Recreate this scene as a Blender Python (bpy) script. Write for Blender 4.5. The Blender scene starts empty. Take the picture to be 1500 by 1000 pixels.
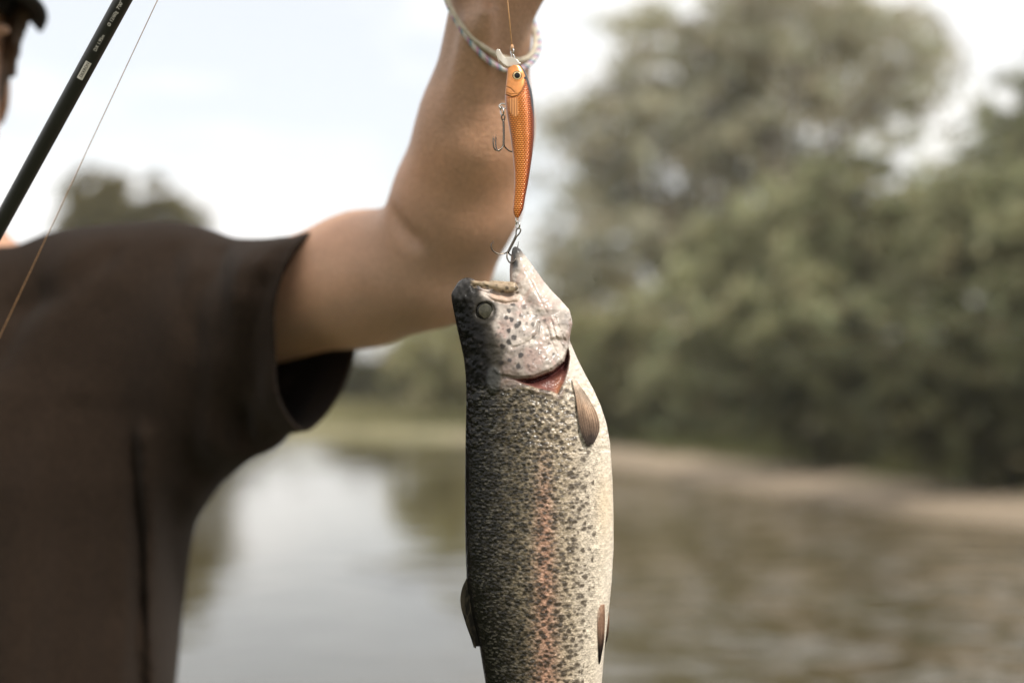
import bpy, bmesh, math, random
import numpy as np
from mathutils import Vector
R = math.radians
random.seed(7); rng = np.random.default_rng(7)
sc = bpy.context.scene
col = sc.collection

# ------------------------------------------------------------------ camera, sky, sun, exposure
CAM = np.array([0.0, 0.0, 1.5]); F = 50/36*1500; PITCH = math.atan(55/F)
FOCUS = 0.80
cd = bpy.data.cameras.new('camera'); cam = bpy.data.objects.new('camera', cd); col.objects.link(cam)
cam.location = CAM; cam.rotation_euler = (math.pi/2+PITCH, 0, 0)
cd.lens = 50; cd.sensor_width = 36; cd.clip_start = .02; cd.clip_end = 3000
cd.dof.use_dof = True; cd.dof.focus_distance = FOCUS-.012; cd.dof.aperture_fstop = 3.3
sc.camera = cam
SUN = Vector((0.46, -0.56, 0.69)).normalized()
w = bpy.data.worlds.new('World'); sc.world = w; w.use_nodes = True
nt = w.node_tree; N = nt.nodes; L = nt.links
bg = N['Background']; bg.inputs['Strength'].default_value = .1
sky = N.new('ShaderNodeTexSky'); sky.sky_type = 'NISHITA'; sky.sun_disc = False
sky.sun_elevation = math.asin(SUN.z); sky.sun_rotation = math.atan2(SUN.x, SUN.y); sky.dust_density = 2
tc = N.new('ShaderNodeTexCoord'); mp = N.new('ShaderNodeMapping'); mp.inputs['Scale'].default_value = (1, 1, 3.2)
mp.inputs['Location'].default_value = (.3, .1, .25)
no = N.new('ShaderNodeTexNoise'); no.inputs['Scale'].default_value = 2.6; no.inputs['Detail'].default_value = 6
no.inputs['Roughness'].default_value = .5
rp = N.new('ShaderNodeValToRGB'); rp.color_ramp.elements[0].position = .37; rp.color_ramp.elements[1].position = .56
rp.color_ramp.elements[0].color = (.56, .56, .56, 1); rp.color_ramp.elements[1].color = (1, 1, 1, 1)
mx = N.new('ShaderNodeMix'); mx.data_type = 'RGBA'
mx.inputs['B'].default_value = (10.6, 10.5, 10.3, 1)
L.new(tc.outputs['Generated'], mp.inputs['Vector']); L.new(mp.outputs[0], no.inputs['Vector'])
L.new(no.outputs['Fac'], rp.inputs[0]); L.new(rp.outputs[0], mx.inputs['Factor']); L.new(sky.outputs[0], mx.inputs['A'])
L.new(mx.outputs['Result'], bg.inputs['Color'])
sl = bpy.data.lights.new('sun', 'SUN'); sl.energy = 3.0; sl.angle = R(6); sl.color = (1, .95, .87)
so = bpy.data.objects.new('sun', sl); col.objects.link(so); so.rotation_euler = SUN.to_track_quat('Z', 'Y').to_euler()
so.location = (0, 0, 30)
vs = sc.view_settings; vs.view_transform = 'Standard'; vs.look = 'None'; vs.exposure = .40; vs.gamma = 1; vs.use_curve_mapping = False
sc.render.engine = 'CYCLES'; sc.cycles.use_denoising = True
sc.cycles.max_bounces = 7; sc.cycles.transparent_max_bounces = 8

def P(px, py, d):
    """a point seen at that place of the photograph, d metres along the view axis"""
    x = (px-750)/F*d; y = -(py-500)/F*d
    c, s = math.cos(PITCH), math.sin(PITCH)
    return np.array([x, d*c-y*s, CAM[2]+d*s+y*c])

# ------------------------------------------------------------------ helpers
def tag(o, label=None, cat=None, group=None, kind=None):
    if label: o['label'] = label
    if cat: o['category'] = cat
    if group: o['group'] = group
    if kind: o['kind'] = kind
    return o

def empty(name, loc):
    o = bpy.data.objects.new(name, None); o.empty_display_size = .05
    o.location = loc; col.objects.link(o); return o

def make_mesh(name, V, Fc, mat, parent=None, colors=None, smooth=True):
    """V in world metres; faces a list, or an (n,3|4) array"""
    V = np.asarray(V, float)
    org = np.zeros(3)
    p = parent
    while p is not None:
        org += np.array(p.location); p = p.parent
    V = V-org
    me = bpy.data.meshes.new(name)
    if isinstance(Fc, np.ndarray):
        n, k = Fc.shape
        me.vertices.add(len(V)); me.vertices.foreach_set('co', V.astype(np.float32).ravel())
        me.loops.add(n*k); me.loops.foreach_set('vertex_index', Fc.astype(np.int32).ravel())
        me.polygons.add(n); me.polygons.foreach_set('loop_start', np.arange(0, n*k, k, dtype=np.int32))
        me.polygons.foreach_set('loop_total', np.full(n, k, np.int32))
        me.update(calc_edges=True); me.validate()
    else:
        me.from_pydata(V.tolist(), [], Fc); me.update()
    if colors is not None:
        C = np.ones((len(V), 4), np.float32); C[:, :3] = colors
        at = me.color_attributes.new('Col', 'FLOAT_COLOR', 'POINT'); at.data.foreach_set('color', C.ravel())
    if smooth: me.polygons.foreach_set('use_smooth', np.ones(len(me.polygons), bool))
    me.materials.append(mat)
    o = bpy.data.objects.new(name, me); col.objects.link(o)
    if parent: o.parent = parent
    return o

def mat(name, base=(.5, .5, .5), rough=.6, spec=.5, metal=0, attr=False, noise=None, bump=None, coat=0, sss=0, trans=0, alpha=1, wave=None, coords='Object'):
    m = bpy.data.materials.new(name); m.use_nodes = True
    N = m.node_tree.nodes; L = m.node_tree.links; b = N['Principled BSDF']
    b.inputs['Base Color'].default_value = (*base, 1); b.inputs['Roughness'].default_value = rough
    b.inputs['Specular IOR Level'].default_value = spec; b.inputs['Metallic'].default_value = metal
    b.inputs['Coat Weight'].default_value = coat; b.inputs['Coat Roughness'].default_value = .12
    b.inputs['Transmission Weight'].default_value = trans; b.inputs['Alpha'].default_value = alpha
    if sss:
        b.inputs['Subsurface Weight'].default_value = sss; b.inputs['Subsurface Radius'].default_value = (.010, .004, .002); b.inputs['Subsurface Scale'].default_value = .5
    tc = N.new('ShaderNodeTexCoord')
    src = None
    if attr:
        a = N.new('ShaderNodeVertexColor'); a.layer_name = 'Col'; src = a.outputs['Color']
    if noise:                                            # (scale, lo, hi) multiplies the colour
        for (scale, lo, hi) in (noise if isinstance(noise[0], tuple) else (noise,)):
            t = N.new('ShaderNodeTexNoise'); t.inputs['Scale'].default_value = scale; t.inputs['Detail'].default_value = 5
            L.new(tc.outputs[coords], t.inputs['Vector'])
            r = N.new('ShaderNodeMapRange'); r.inputs['From Min'].default_value = .3; r.inputs['From Max'].default_value = .7
            r.inputs['To Min'].default_value = lo; r.inputs['To Max'].default_value = hi
            L.new(t.outputs['Fac'], r.inputs['Value'])
            mm = N.new('ShaderNodeMix'); mm.data_type = 'RGBA'; mm.blend_type = 'MULTIPLY'; mm.inputs['Factor'].default_value = 1
            if src: L.new(src, mm.inputs['A'])
            else: mm.inputs['A'].default_value = (*base, 1)
            L.new(r.outputs['Result'], mm.inputs['B']); src = mm.outputs['Result']
    if src: L.new(src, b.inputs['Base Color'])
    if bump:                                             # (scale, distance)
        t = N.new('ShaderNodeTexNoise'); t.inputs['Scale'].default_value = bump[0]; t.inputs['Detail'].default_value = 4
        L.new(tc.outputs[coords], t.inputs['Vector'])
        bu = N.new('ShaderNodeBump'); bu.inputs['Distance'].default_value = bump[1]; bu.inputs['Strength'].default_value = 1
        L.new(t.outputs['Fac'], bu.inputs['Height']); L.new(bu.outputs[0], b.inputs['Normal'])
    return m

def sstep(a, b, x):
    t = np.clip((x-a)/(b-a), 0, 1); return t*t*(3-2*t)

def hash2(i, j, s):
    h = (i.astype(np.int64)*374761393+j.astype(np.int64)*668265263+s*974634777) & 0xffffffff
    h = ((h ^ (h >> 13))*1274126177) & 0xffffffff
    h = h ^ (h >> 16)
    return (h & 0xffff)/65535.0

def vnoise(x, y, s=0):
    i = np.floor(x); j = np.floor(y); a = x-i; b = y-j; a = a*a*(3-2*a); b = b*b*(3-2*b)
    i = i.astype(np.int64); j = j.astype(np.int64)
    return (hash2(i, j, s)*(1-a)+hash2(i+1, j, s)*a)*(1-b)+(hash2(i, j+1, s)*(1-a)+hash2(i+1, j+1, s)*a)*b

def fbm(x, y, s=0, o=4):
    r = 0; amp = .5; t = 0
    for k in range(o):
        r = r+amp*vnoise(x*2**k, y*2**k, s+k); t += amp; amp *= .5
    return r/t

def spots(x, y, cell, seed, r0, r1, prob, asp=1.0, soft=1.0):
    """irregular dabs, one per jittered cell; returns a 0..1 mask"""
    ci = np.floor(x/cell).astype(np.int64); cj = np.floor(y/cell).astype(np.int64)
    m = np.zeros_like(x)
    for di in (-1, 0, 1):
        for dj in (-1, 0, 1):
            i = ci+di; j = cj+dj
            cx = (i+.1+.8*hash2(i, j, seed)+.5*(j & 1)-.25)*cell; cy = (j+.1+.8*hash2(i, j, seed+1))*cell
            r = r0+(r1-r0)*hash2(i, j, seed+2)
            ok = hash2(i, j, seed+3) < prob
            d = np.hypot((x-cx)/asp, y-cy)
            m = np.maximum(m, np.where(ok, 1-sstep(r-soft, r+soft, d), 0))
    return m

def seg_d(x, y, pts):
    d = np.full(x.shape, 1e9)
    for (a, b) in zip(pts[:-1], pts[1:]):
        ax, ay = a; bx, by = b; dx, dy = bx-ax, by-ay
        t = np.clip(((x-ax)*dx+(y-ay)*dy)/(dx*dx+dy*dy), 0, 1)
        d = np.minimum(d, np.hypot(x-ax-t*dx, y-ay-t*dy))
    return d

def poly_sd(x, y, pts):
    pts = list(pts); q = pts+[pts[0]]
    d = seg_d(x, y, q); ins = np.zeros(x.shape, bool)
    for (ax, ay), (bx, by) in zip(q[:-1], q[1:]):
        if ay == by: continue
        c = ((ay > y) != (by > y)) & (x < (bx-ax)*(y-ay)/(by-ay)+ax)
        ins ^= c
    return np.where(ins, -d, d)

def smin(a, b, k):
    h = np.clip(.5+.5*(b-a)/k, 0, 1); return b*(1-h)+a*h-k*h*(1-h)
def smax(a, b, k): return -smin(-a, -b, k)

def cone(p, a, b, ra, rb):
    a = np.asarray(a, float); ab = np.asarray(b, float)-a
    q = p-a; t = np.clip(q@ab/(ab@ab), 0, 1)
    return np.linalg.norm(q-t[:, None]*ab, axis=1)-(ra+(rb-ra)*t)

def ell(p, c, r):
    r = np.asarray(r, float); q = (p-np.asarray(c))/r
    k0 = np.linalg.norm(q, axis=1); k1 = np.linalg.norm(q/r, axis=1)+1e-9
    return k0*(k0-1)/k1

def surface_nets(fn, lo, hi, h, slack=1.3):
    """polygonise fn(points)<0; only blocks near the surface are sampled finely"""
    lo = np.asarray(lo, float); hi = np.asarray(hi, float); B = 8
    nb = np.ceil((hi-lo)/(h*B)).astype(int); n = nb*B
    cen = np.stack(np.meshgrid(*[np.arange(k) for k in nb], indexing='ij'), -1).reshape(-1, 3)
    fc = np.concatenate([fn(lo+(c+.5)*h*B) for c in np.array_split(cen, max(1, len(cen)//400000))])
    G = np.repeat(np.repeat(np.repeat(fc.reshape(nb).astype(np.float32), B, 0), B, 1), B, 2)
    keep = cen[np.abs(fc) < B*h*.87*slack+h]
    off = np.stack(np.meshgrid(*[np.arange(B)]*3, indexing='ij'), -1).reshape(-1, 3)
    for part in np.array_split(keep, max(1, len(keep)//1500)):
        idx = (part[:, None]*B+off[None]).reshape(-1, 3)
        G[idx[:, 0], idx[:, 1], idx[:, 2]] = fn(lo+idx*h)
    ins = (G < 0)
    s = ins.view(np.uint8)
    cnt = (s[:-1, :-1, :-1]+s[1:, :-1, :-1]+s[:-1, 1:, :-1]+s[1:, 1:, :-1]+s[:-1, :-1, 1:]+s[1:, :-1, 1:]+s[:-1, 1:, 1:]+s[1:, 1:, 1:])
    act = np.argwhere((cnt > 0) & (cnt < 8))
    vid = np.full(cnt.shape, -1, np.int32); vid[act[:, 0], act[:, 1], act[:, 2]] = np.arange(len(act))
    acc = np.zeros((len(act), 3)); num = np.zeros(len(act))
    cs = [(i, j, k) for i in (0, 1) for j in (0, 1) for k in (0, 1)]
    val = {c: G[act[:, 0]+c[0], act[:, 1]+c[1], act[:, 2]+c[2]] for c in cs}
    for c in cs:
        for ax in range(3):
            if c[ax]: continue
            e = list(c); e[ax] = 1; e = tuple(e)
            a, b = val[c], val[e]; m = (a < 0) != (b < 0)
            t = np.where(m, a/(a-b+1e-20), 0)
            q = np.tile(np.array(c, float), (len(act), 1)); q[:, ax] += t
            acc += q*m[:, None]; num += m
    V = lo+(act+acc/num[:, None])*h
    Q = []
    for ax in range(3):
        sl0 = [slice(1, -1)]*3; sl1 = list(sl0); sl0[ax] = slice(0, -1); sl1[ax] = slice(1, None)
        A = ins[tuple(sl0)]; Bv = ins[tuple(sl1)]
        e = np.argwhere(A != Bv)
        flip = ~A[e[:, 0], e[:, 1], e[:, 2]]
        e = e+1; e[:, ax] -= 1
        u, v = (ax+1) % 3, (ax+2) % 3
        q = []
        for (du, dv) in ((-1, -1), (0, -1), (0, 0), (-1, 0)):
            z = e.copy(); z[:, u] += du; z[:, v] += dv
            q.append(vid[z[:, 0], z[:, 1], z[:, 2]])
        q = np.stack(q, 1); q[flip] = q[flip][:, ::-1]; Q.append(q)
    Q = np.concatenate(Q); Q = Q[(Q >= 0).all(1)]
    return V, Q

def relax(V, Q, it=2, lam=.5):
    n = len(V)
    e = np.concatenate([Q[:, [0, 1]], Q[:, [1, 2]], Q[:, [2, 3]], Q[:, [3, 0]]])
    for k in range(it):
        acc = np.zeros_like(V); c = np.bincount(e[:, 0], minlength=n)+np.bincount(e[:, 1], minlength=n)
        for ax in range(3):
            acc[:, ax] = np.bincount(e[:, 0], V[e[:, 1], ax], n)+np.bincount(e[:, 1], V[e[:, 0], ax], n)
        V = V+(acc/np.maximum(c, 1)[:, None]-V)*lam
    return V

def tube_arrays(pts, rad, seg=8, closed=False):
    pts = np.asarray(pts, float); n = len(pts)
    rad = np.broadcast_to(np.asarray(rad, float), (n,))
    T = np.gradient(pts, axis=0)
    if closed: T = np.roll(pts, -1, 0)-np.roll(pts, 1, 0)
    T = T/(np.linalg.norm(T, axis=1)[:, None]+1e-12)
    a = np.array([0, 0, 1.0]) if abs(T[0, 2]) < .9 else np.array([0, 1.0, 0])
    U = []; u = a-T[0]*(a@T[0]); u /= np.linalg.norm(u)
    for t in T:
        u = u-t*(u@t); u /= np.linalg.norm(u)+1e-12; U.append(u)
    U = np.array(U); W = np.cross(T, U)
    th = np.linspace(0, 2*np.pi, seg, endpoint=False)
    V = (pts[:, None]+rad[:, None, None]*(np.cos(th)[None, :, None]*U[:, None]+np.sin(th)[None, :, None]*W[:, None])).reshape(-1, 3)
    Fc = []
    for i in range(n if closed else n-1):
        i2 = (i+1) % n
        for j in range(seg):
            j2 = (j+1) % seg
            Fc.append((i*seg+j, i*seg+j2, i2*seg+j2, i2*seg+j))
    if not closed:
        Fc.append(tuple(range(seg))[::-1]); Fc.append(tuple((n-1)*seg+j for j in range(seg)))
    return V, Fc

def join_arrays(parts):
    V = []; Fc = []; o = 0
    for v, f in parts:
        V.append(np.asarray(v)); Fc += [tuple(i+o for i in q) for q in f]; o += len(v)
    return np.concatenate(V), Fc

def spline(pts, n):
    pts = np.asarray(pts, float); m = len(pts)
    q = np.vstack([2*pts[0]-pts[1], pts, 2*pts[-1]-pts[-2]]); out = []
    for t in np.linspace(0, m-1, n):
        i = min(int(t), m-2); f = t-i; p0, p1, p2, p3 = q[i:i+4]
        out.append(.5*(2*p1+(p2-p0)*f+(2*p0-5*p1+4*p2-p3)*f*f+(3*p1-p0-3*p2+p3)*f**3))
    return np.array(out)

# ------------------------------------------------------------------ the setting: ground, river
RIVER = [(400, -500), (60, -90), (24, -25), (13.5, -5), (9.2, 6), (6.8, 11), (4.9, 14.4), (3.3, 18.5), (1.75, 23.5), (.3, 29), (-1.0, 33.5), (-2.6, 37), (-5.2, 39.5), (-9, 41),
         (-16, 42.3), (-30, 44), (-70, 52), (-300, 110), (-500, 90), (-120, 30), (-35, 14), (-12, 7.2), (-4, 4.6), (0, 3.4), (3.2, 1.6), (6, -4), (9, -20), (30, -80), (200, -500)]
def river_sd(x, y):
    x = np.asarray(x, float); y = np.asarray(y, float)
    return poly_sd(x, y, RIVER)+.7*(fbm(x*.5, y*.5, 5, 3)-.5)
def ground_z(x, y):
    d = river_sd(x, y)
    z = np.where(d < 0, -.9*sstep(0, 4, -d)-.02, .17*sstep(0, .9, d)+.19*sstep(.8, 3.5, d)+.5*sstep(4, 40, d))
    near = np.exp(-((np.asarray(x)+.4)**2+(np.asarray(y)-1)**2)/9.0)           # flattish landing where the angler stands
    z = z*(1-near)+near*np.where(d > 0, .15, z)
    return z+.05*(fbm(np.asarray(x)*1.3, np.asarray(y)*1.3, 9, 3)-.5)*(d > .3)
def axis(a, b, fine):
    c = np.arange(a, b, fine); g = []; s = fine; p = b
    while p < 900: s *= 1.22; p += s; g.append(p)
    h = []; s = fine; p = a
    while p > -900: s *= 1.22; p -= s; h.append(p)
    return np.concatenate([h[::-1], c, g])
gx = axis(-16, 16, .22); gy = axis(-3, 48, .25)
X, Y = np.meshgrid(gx, gy, indexing='ij'); Z = ground_z(X.ravel(), Y.ravel())
D = river_sd(X.ravel(), Y.ravel())
nx, ny = X.shape; ii = np.arange(nx*ny).reshape(nx, ny)
Q = np.stack([ii[:-1, :-1], ii[1:, :-1], ii[1:, 1:], ii[:-1, 1:]], -1).reshape(-1, 4)
g = sstep(1.0, 2.6, D+1.2*(fbm(X.ravel()*.8, Y.ravel()*.8, 3)-.5))[:, None]
xr, yr = X.ravel(), Y.ravel()
n1 = fbm(xr*2.2, yr*2.2, 12)[:, None]
mud = np.array([.31, .245, .175])*(.75+.5*n1)
grs = np.array([.115, .12, .05])*(.7+.6*n1)
farg = (sstep(33, 37, yr)*sstep(4, -2, xr))[:, None]                            # pale meadow strip on the far bank
pale = np.array([.27, .25, .14])*(.8+.4*n1)
c = mud*(1-g)+grs*g; c = c*(1-farg*.85)+pale*farg*.85
wet = (1-sstep(0, .35, D))[:, None]; c = c*(1-.45*wet)
m_ground = mat('ground_soil', attr=True, rough=.95, spec=.2, noise=((14, .75, 1.2), (90, .8, 1.2)), bump=(25, .03))
tag(make_mesh('ground', np.stack([xr, yr, Z], 1), Q, m_ground, colors=c), kind='structure')

m = bpy.data.materials.new('river_water'); m.use_nodes = True
N = m.node_tree.nodes; L = m.node_tree.links; b = N['Principled BSDF']
b.inputs['Base Color'].default_value = (.055, .042, .016, 1); b.inputs['Roughness'].default_value = .05; b.inputs['IOR'].default_value = 1.6
tc = N.new('ShaderNodeTexCoord'); mp = N.new('ShaderNodeMapping'); mp.inputs['Scale'].default_value = (1.0, 1.15, 1)
t1 = N.new('ShaderNodeTexNoise'); t1.inputs['Scale'].default_value = 1.5; t1.inputs['Detail'].default_value = 2.5; t1.inputs['Roughness'].default_value = .45
t2 = N.new('ShaderNodeTexNoise'); t2.inputs['Scale'].default_value = .16; t2.inputs['Detail'].default_value = 2
rr = N.new('ShaderNodeMapRange'); rr.inputs['From Min'].default_value = .35; rr.inputs['From Max'].default_value = .65
rr.inputs['To Min'].default_value = .04; rr.inputs['To Max'].default_value = 1.0
mu = N.new('ShaderNodeMath'); mu.operation = 'MULTIPLY'
bu = N.new('ShaderNodeBump'); bu.inputs['Strength'].default_value = 1; bu.inputs['Distance'].default_value = .25
L.new(tc.outputs['Object'], mp.inputs['Vector']); L.new(mp.outputs[0], t1.inputs['Vector']); L.new(tc.outputs['Object'], t2.inputs['Vector'])
sxw = N.new('ShaderNodeSeparateXYZ'); L.new(tc.outputs['Object'], sxw.inputs[0])           # a riffle on the right, calm water on the left
calm = N.new('ShaderNodeMapRange'); calm.inputs['From Min'].default_value = -1.0; calm.inputs['From Max'].default_value = 3.2; calm.inputs['To Min'].default_value = -.20; calm.inputs['To Max'].default_value = .20
L.new(sxw.outputs['X'], calm.inputs['Value']); adw = N.new('ShaderNodeMath'); L.new(t2.outputs['Fac'], adw.inputs[0]); L.new(calm.outputs['Result'], adw.inputs[1])
L.new(adw.outputs[0], rr.inputs['Value']); L.new(t1.outputs['Fac'], mu.inputs[0]); L.new(rr.outputs['Result'], mu.inputs[1])
L.new(mu.outputs[0], bu.inputs['Height']); L.new(bu.outputs[0], b.inputs['Normal'])
tag(make_mesh('river_water', [(-700, -700, 0), (700, -700, 0), (700, 700, 0), (-700, 700, 0)], [(0, 1, 2, 3)], m), kind='structure')

# ------------------------------------------------------------------ thin haze volume, added to lift the dark tones of the far trees
m = bpy.data.materials.new('haze_air'); m.use_nodes = True
m.node_tree.nodes.remove(m.node_tree.nodes['Principled BSDF'])
pv = m.node_tree.nodes.new('ShaderNodeVolumePrincipled'); pv.inputs['Density'].default_value = .0009; pv.inputs['Color'].default_value = (.96, .95, .93, 1); pv.inputs['Anisotropy'].default_value = .2
m.node_tree.links.new(pv.outputs[0], m.node_tree.nodes['Material Output'].inputs['Volume'])
a, b_, z0, z1 = 1000, 1000, -2.2, 24
V = [(x, y, z) for z in (z0, z1) for x, y in ((-a, -b_), (a, -b_), (a, b_), (-a, b_))]
tag(make_mesh('haze', V, [(3, 2, 1, 0), (4, 5, 6, 7), (0, 1, 5, 4), (1, 2, 6, 5), (2, 3, 7, 6), (3, 0, 4, 7)], m, smooth=False), kind='stuff')

# ------------------------------------------------------------------ trees and bushes
def leaf_mat(name, transl=.5):
    m = bpy.data.materials.new(name); m.use_nodes = True
    N = m.node_tree.nodes; L = m.node_tree.links; b = N['Principled BSDF']; out = N['Material Output']
    a = N.new('ShaderNodeVertexColor'); a.layer_name = 'Col'
    L.new(a.outputs['Color'], b.inputs['Base Color']); b.inputs['Roughness'].default_value = .55; b.inputs['Specular IOR Level'].default_value = .35
    t = N.new('ShaderNodeBsdfTranslucent'); L.new(a.outputs['Color'], t.inputs['Color'])
    mi = N.new('ShaderNodeMixShader'); mi.inputs[0].default_value = transl
    L.new(b.outputs[0], mi.inputs[1]); L.new(t.outputs[0], mi.inputs[2]); L.new(mi.outputs[0], out.inputs['Surface'])
    return m
M_LEAF = leaf_mat('tree_leaf'); M_BARK = mat('tree_bark', (.10, .085, .065), .9, noise=(8, .6, 1.3), bump=(20, .03))

def leaves(cent, rad, n, size, base, shell=.55, spread=.28, squash=1.0):
    """leaf rhombs scattered through lobes in clumps; returns V, F, C"""
    cent = np.asarray(cent, float); rad = np.asarray(rad, float)
    wgt = rad**2.4; k = rng.choice(len(cent), n, p=wgt/wgt.sum())
    # clumps: each lobe holds many small sprays
    ns = 46; dirs = rng.normal(size=(len(cent), ns, 3)); dirs /= np.linalg.norm(dirs, axis=2)[..., None]
    rr = shell+(1.05-shell)*rng.random((len(cent), ns, 1)); sp = dirs*rr
    j = rng.integers(0, ns, n)
    ax = dirs*np.array([1, 1, .25])+.45*rng.normal(size=dirs.shape)*np.array([1, 1, .35]); ax /= np.linalg.norm(ax, axis=2)[..., None]
    tl = np.abs(rng.normal(size=(n, 1)))
    p = cent[k]+sp[k, j]*rad[k][:, None]*np.array([1, 1, squash])+ax[k, j]*tl*(rad[k]*spread*1.1)[:, None]+rng.normal(size=(n, 3))*(rad[k]*spread*.28)[:, None]*np.array([1, 1, .7])
    p[:, 2] -= (tl[:, 0]**2)*rad[k]*spread*.18
    tint = .75+.5*rng.random((len(cent), ns))
    t = rng.normal(size=(n, 3)); t[:, 2] -= .4; t /= np.linalg.norm(t, axis=1)[:, None]
    b = np.cross(t, rng.normal(size=(n, 3))); b /= np.linalg.norm(b, axis=1)[:, None]
    s = size*(.6+.8*rng.random(n))[:, None]
    V = np.stack([p-t*s, p+b*s*.42, p+t*s, p-b*s*.42], 1).reshape(-1, 3)
    Fq = np.arange(4*n).reshape(n, 4)
    c = np.asarray(base)[None]*(tint[k, j]*(.75+.5*rng.random(n)))[:, None]*(1+.12*rng.normal(size=(n, 1))*np.array([1, .3, .5]))
    return V, Fq, np.repeat(np.clip(c, .01, .5), 4, 0)

def tree(name, label, cat, group, lobes, d, base_px, n, size, colr, trunk_r, depth=.6, shell=.55, spread=.28, dj=None):
    C = []; Rr = []
    for i, (px, py, r) in enumerate(lobes):
        dd = d+(rng.random()-.5)*2*depth*r/F*d*1.3
        C.append(P(px, py, dd)); Rr.append(r/F*d)
    C = np.array(C)
    b = P(base_px, 560, d); b[2] = float(ground_z(np.array([b[0]]), np.array([b[1]]))[0])-.1
    root = empty(name, b); tag(root, label, cat, group)
    parts = []; top = C[np.argmax(C[:, 2])]
    zf = b+(C.mean(0)-b)*.55
    parts.append(tube_arrays(spline([b, b+(zf-b)*.5+rng.normal(size=3)*.1, zf], 10), np.linspace(trunk_r, trunk_r*.6, 10), 10))
    for cc in C:
        mid = (zf+cc)/2+rng.normal(size=3)*.15*np.linalg.norm(cc-zf)
        parts.append(tube_arrays(spline([zf-(zf-b)*.15*rng.random(), mid, cc], 8), np.linspace(trunk_r*.5, trunk_r*.08, 8), 6))
        for q in range(3):
            e = cc+rng.normal(size=3)*.5*Rr[0]
            parts.append(tube_arrays(spline([mid, (mid+e)/2+rng.normal(size=3)*.1, e], 6), np.linspace(trunk_r*.2, trunk_r*.04, 6), 5))
    V, Fq = join_arrays(parts); make_mesh('trunk', V, Fq, M_BARK, root)
    V, Fq, cc = leaves(C, Rr, n, size, colr, shell, spread)
    make_mesh('crown', V, Fq, M_LEAF, root, cc, smooth=False)
    return root

GREY = (.47, .42, .29); OLIVE = (.27, .275, .145); FOOT_SHADE = (.10, .098, .046); WARM = (.14, .125, .045)  # the dark tone paints in the shade low under the bush row
tree('willow_tree', 'tallest grey-green tree with an open, lumpy crown behind the river bushes', 'tree', 'trees along the far bank',
     [(862, 190, 62), (905, 150, 55), (985, 95, 88), (1075, 55, 80), (1165, 35, 95), (1255, 45, 88), (1330, 95, 66), (1310, 150, 50), (880, 270, 75), (960, 210, 85), (1060, 180, 85), (1150, 165, 75), (1225, 150, 60),
      (850, 370, 60), (930, 370, 85), (1010, 330, 60), (1130, 270, 55), (1090, 395, 70), (870, 470, 70), (960, 480, 80)], 40, 985, 26000, .16, GREY, .38, shell=.3, spread=.42)
tree('leafy_tree', 'dark green tree at the right edge rising behind the bushes', 'tree', 'trees along the far bank',
     [(1470, 215, 55), (1510, 180, 70), (1560, 150, 90), (1500, 260, 70), (1590, 240, 100), (1660, 180, 90)], 42, 1560, 12000, .16, OLIVE, .3)
tree('round_tree', 'small round olive tree standing alone beyond the shoulder of the T-shirt', 'tree', 'trees along the far bank',
     [(155, 288, 46), (205, 296, 50), (140, 335, 44), (250, 330, 44), (195, 370, 60), (275, 365, 36), (235, 400, 60), (150, 400, 45), (310, 400, 34), (190, 450, 70), (270, 450, 60)], 62, 205, 25000, .22, (.17, .145, .055), .32)
BUSH = [
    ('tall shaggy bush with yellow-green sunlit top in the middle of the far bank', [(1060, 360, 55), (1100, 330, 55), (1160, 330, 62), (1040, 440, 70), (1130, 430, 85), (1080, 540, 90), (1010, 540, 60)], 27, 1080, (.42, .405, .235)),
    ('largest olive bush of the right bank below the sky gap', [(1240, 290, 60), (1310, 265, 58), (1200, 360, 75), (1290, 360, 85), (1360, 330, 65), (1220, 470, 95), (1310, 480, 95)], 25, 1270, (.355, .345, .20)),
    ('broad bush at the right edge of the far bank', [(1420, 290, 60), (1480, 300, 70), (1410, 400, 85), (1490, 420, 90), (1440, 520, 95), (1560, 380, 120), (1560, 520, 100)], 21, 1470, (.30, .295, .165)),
    ('low bush coloured dark for shade, overhanging the mud bank in front of the largest bush', [(1170, 560, 60), (1240, 570, 65), (1310, 575, 60), (1200, 610, 45), (1270, 625, 45)], 20, 1240, FOOT_SHADE),
    ('low bush coloured dark for shade, overhanging the mud bank near the right edge', [(1390, 560, 75), (1460, 570, 80), (1530, 560, 80), (1420, 630, 55), (1500, 640, 60)], 16.6, 1450, FOOT_SHADE),
    ('grey-green bush just right of the hanging trout', [(900, 520, 65), (950, 500, 70), (900, 580, 50), (970, 580, 62), (1040, 600, 50), (1090, 610, 45)], 31, 960, (.34, .32, .17)),
    ('pale bush left of the trout on the bend of the river', [(640, 510, 45), (690, 490, 60), (750, 470, 60), (810, 470, 75), (680, 560, 45), (760, 560, 60), (830, 560, 60)], 43, 740, (.42, .385, .21)),
]
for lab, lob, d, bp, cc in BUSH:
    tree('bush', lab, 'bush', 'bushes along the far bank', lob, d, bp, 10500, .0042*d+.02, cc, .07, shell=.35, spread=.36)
for (x0, y0, s_, cc, lab) in ((525, 560, 30, (.085, .082, .035), 'low olive bush on the meadow just right of the sleeve'), (580, 548, 34, (.105, .10, .045), 'taller pointed bush on the meadow between sleeve and trout'),                          (310, 540, 46, (.09, .085, .035), 'bush on the far meadow under the round tree')):
    tree('bush', lab, 'bush', 'bushes on the far meadow', [(x0, y0, s_), (x0-s_*.8, y0+12, s_*.8), (x0+s_*.8, y0+10, s_*.85), (x0+s_*.2, y0-s_*.55, s_*.6)], 56, x0, 3500, .2, cc, .07, shell=.3, spread=.35)
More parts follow.
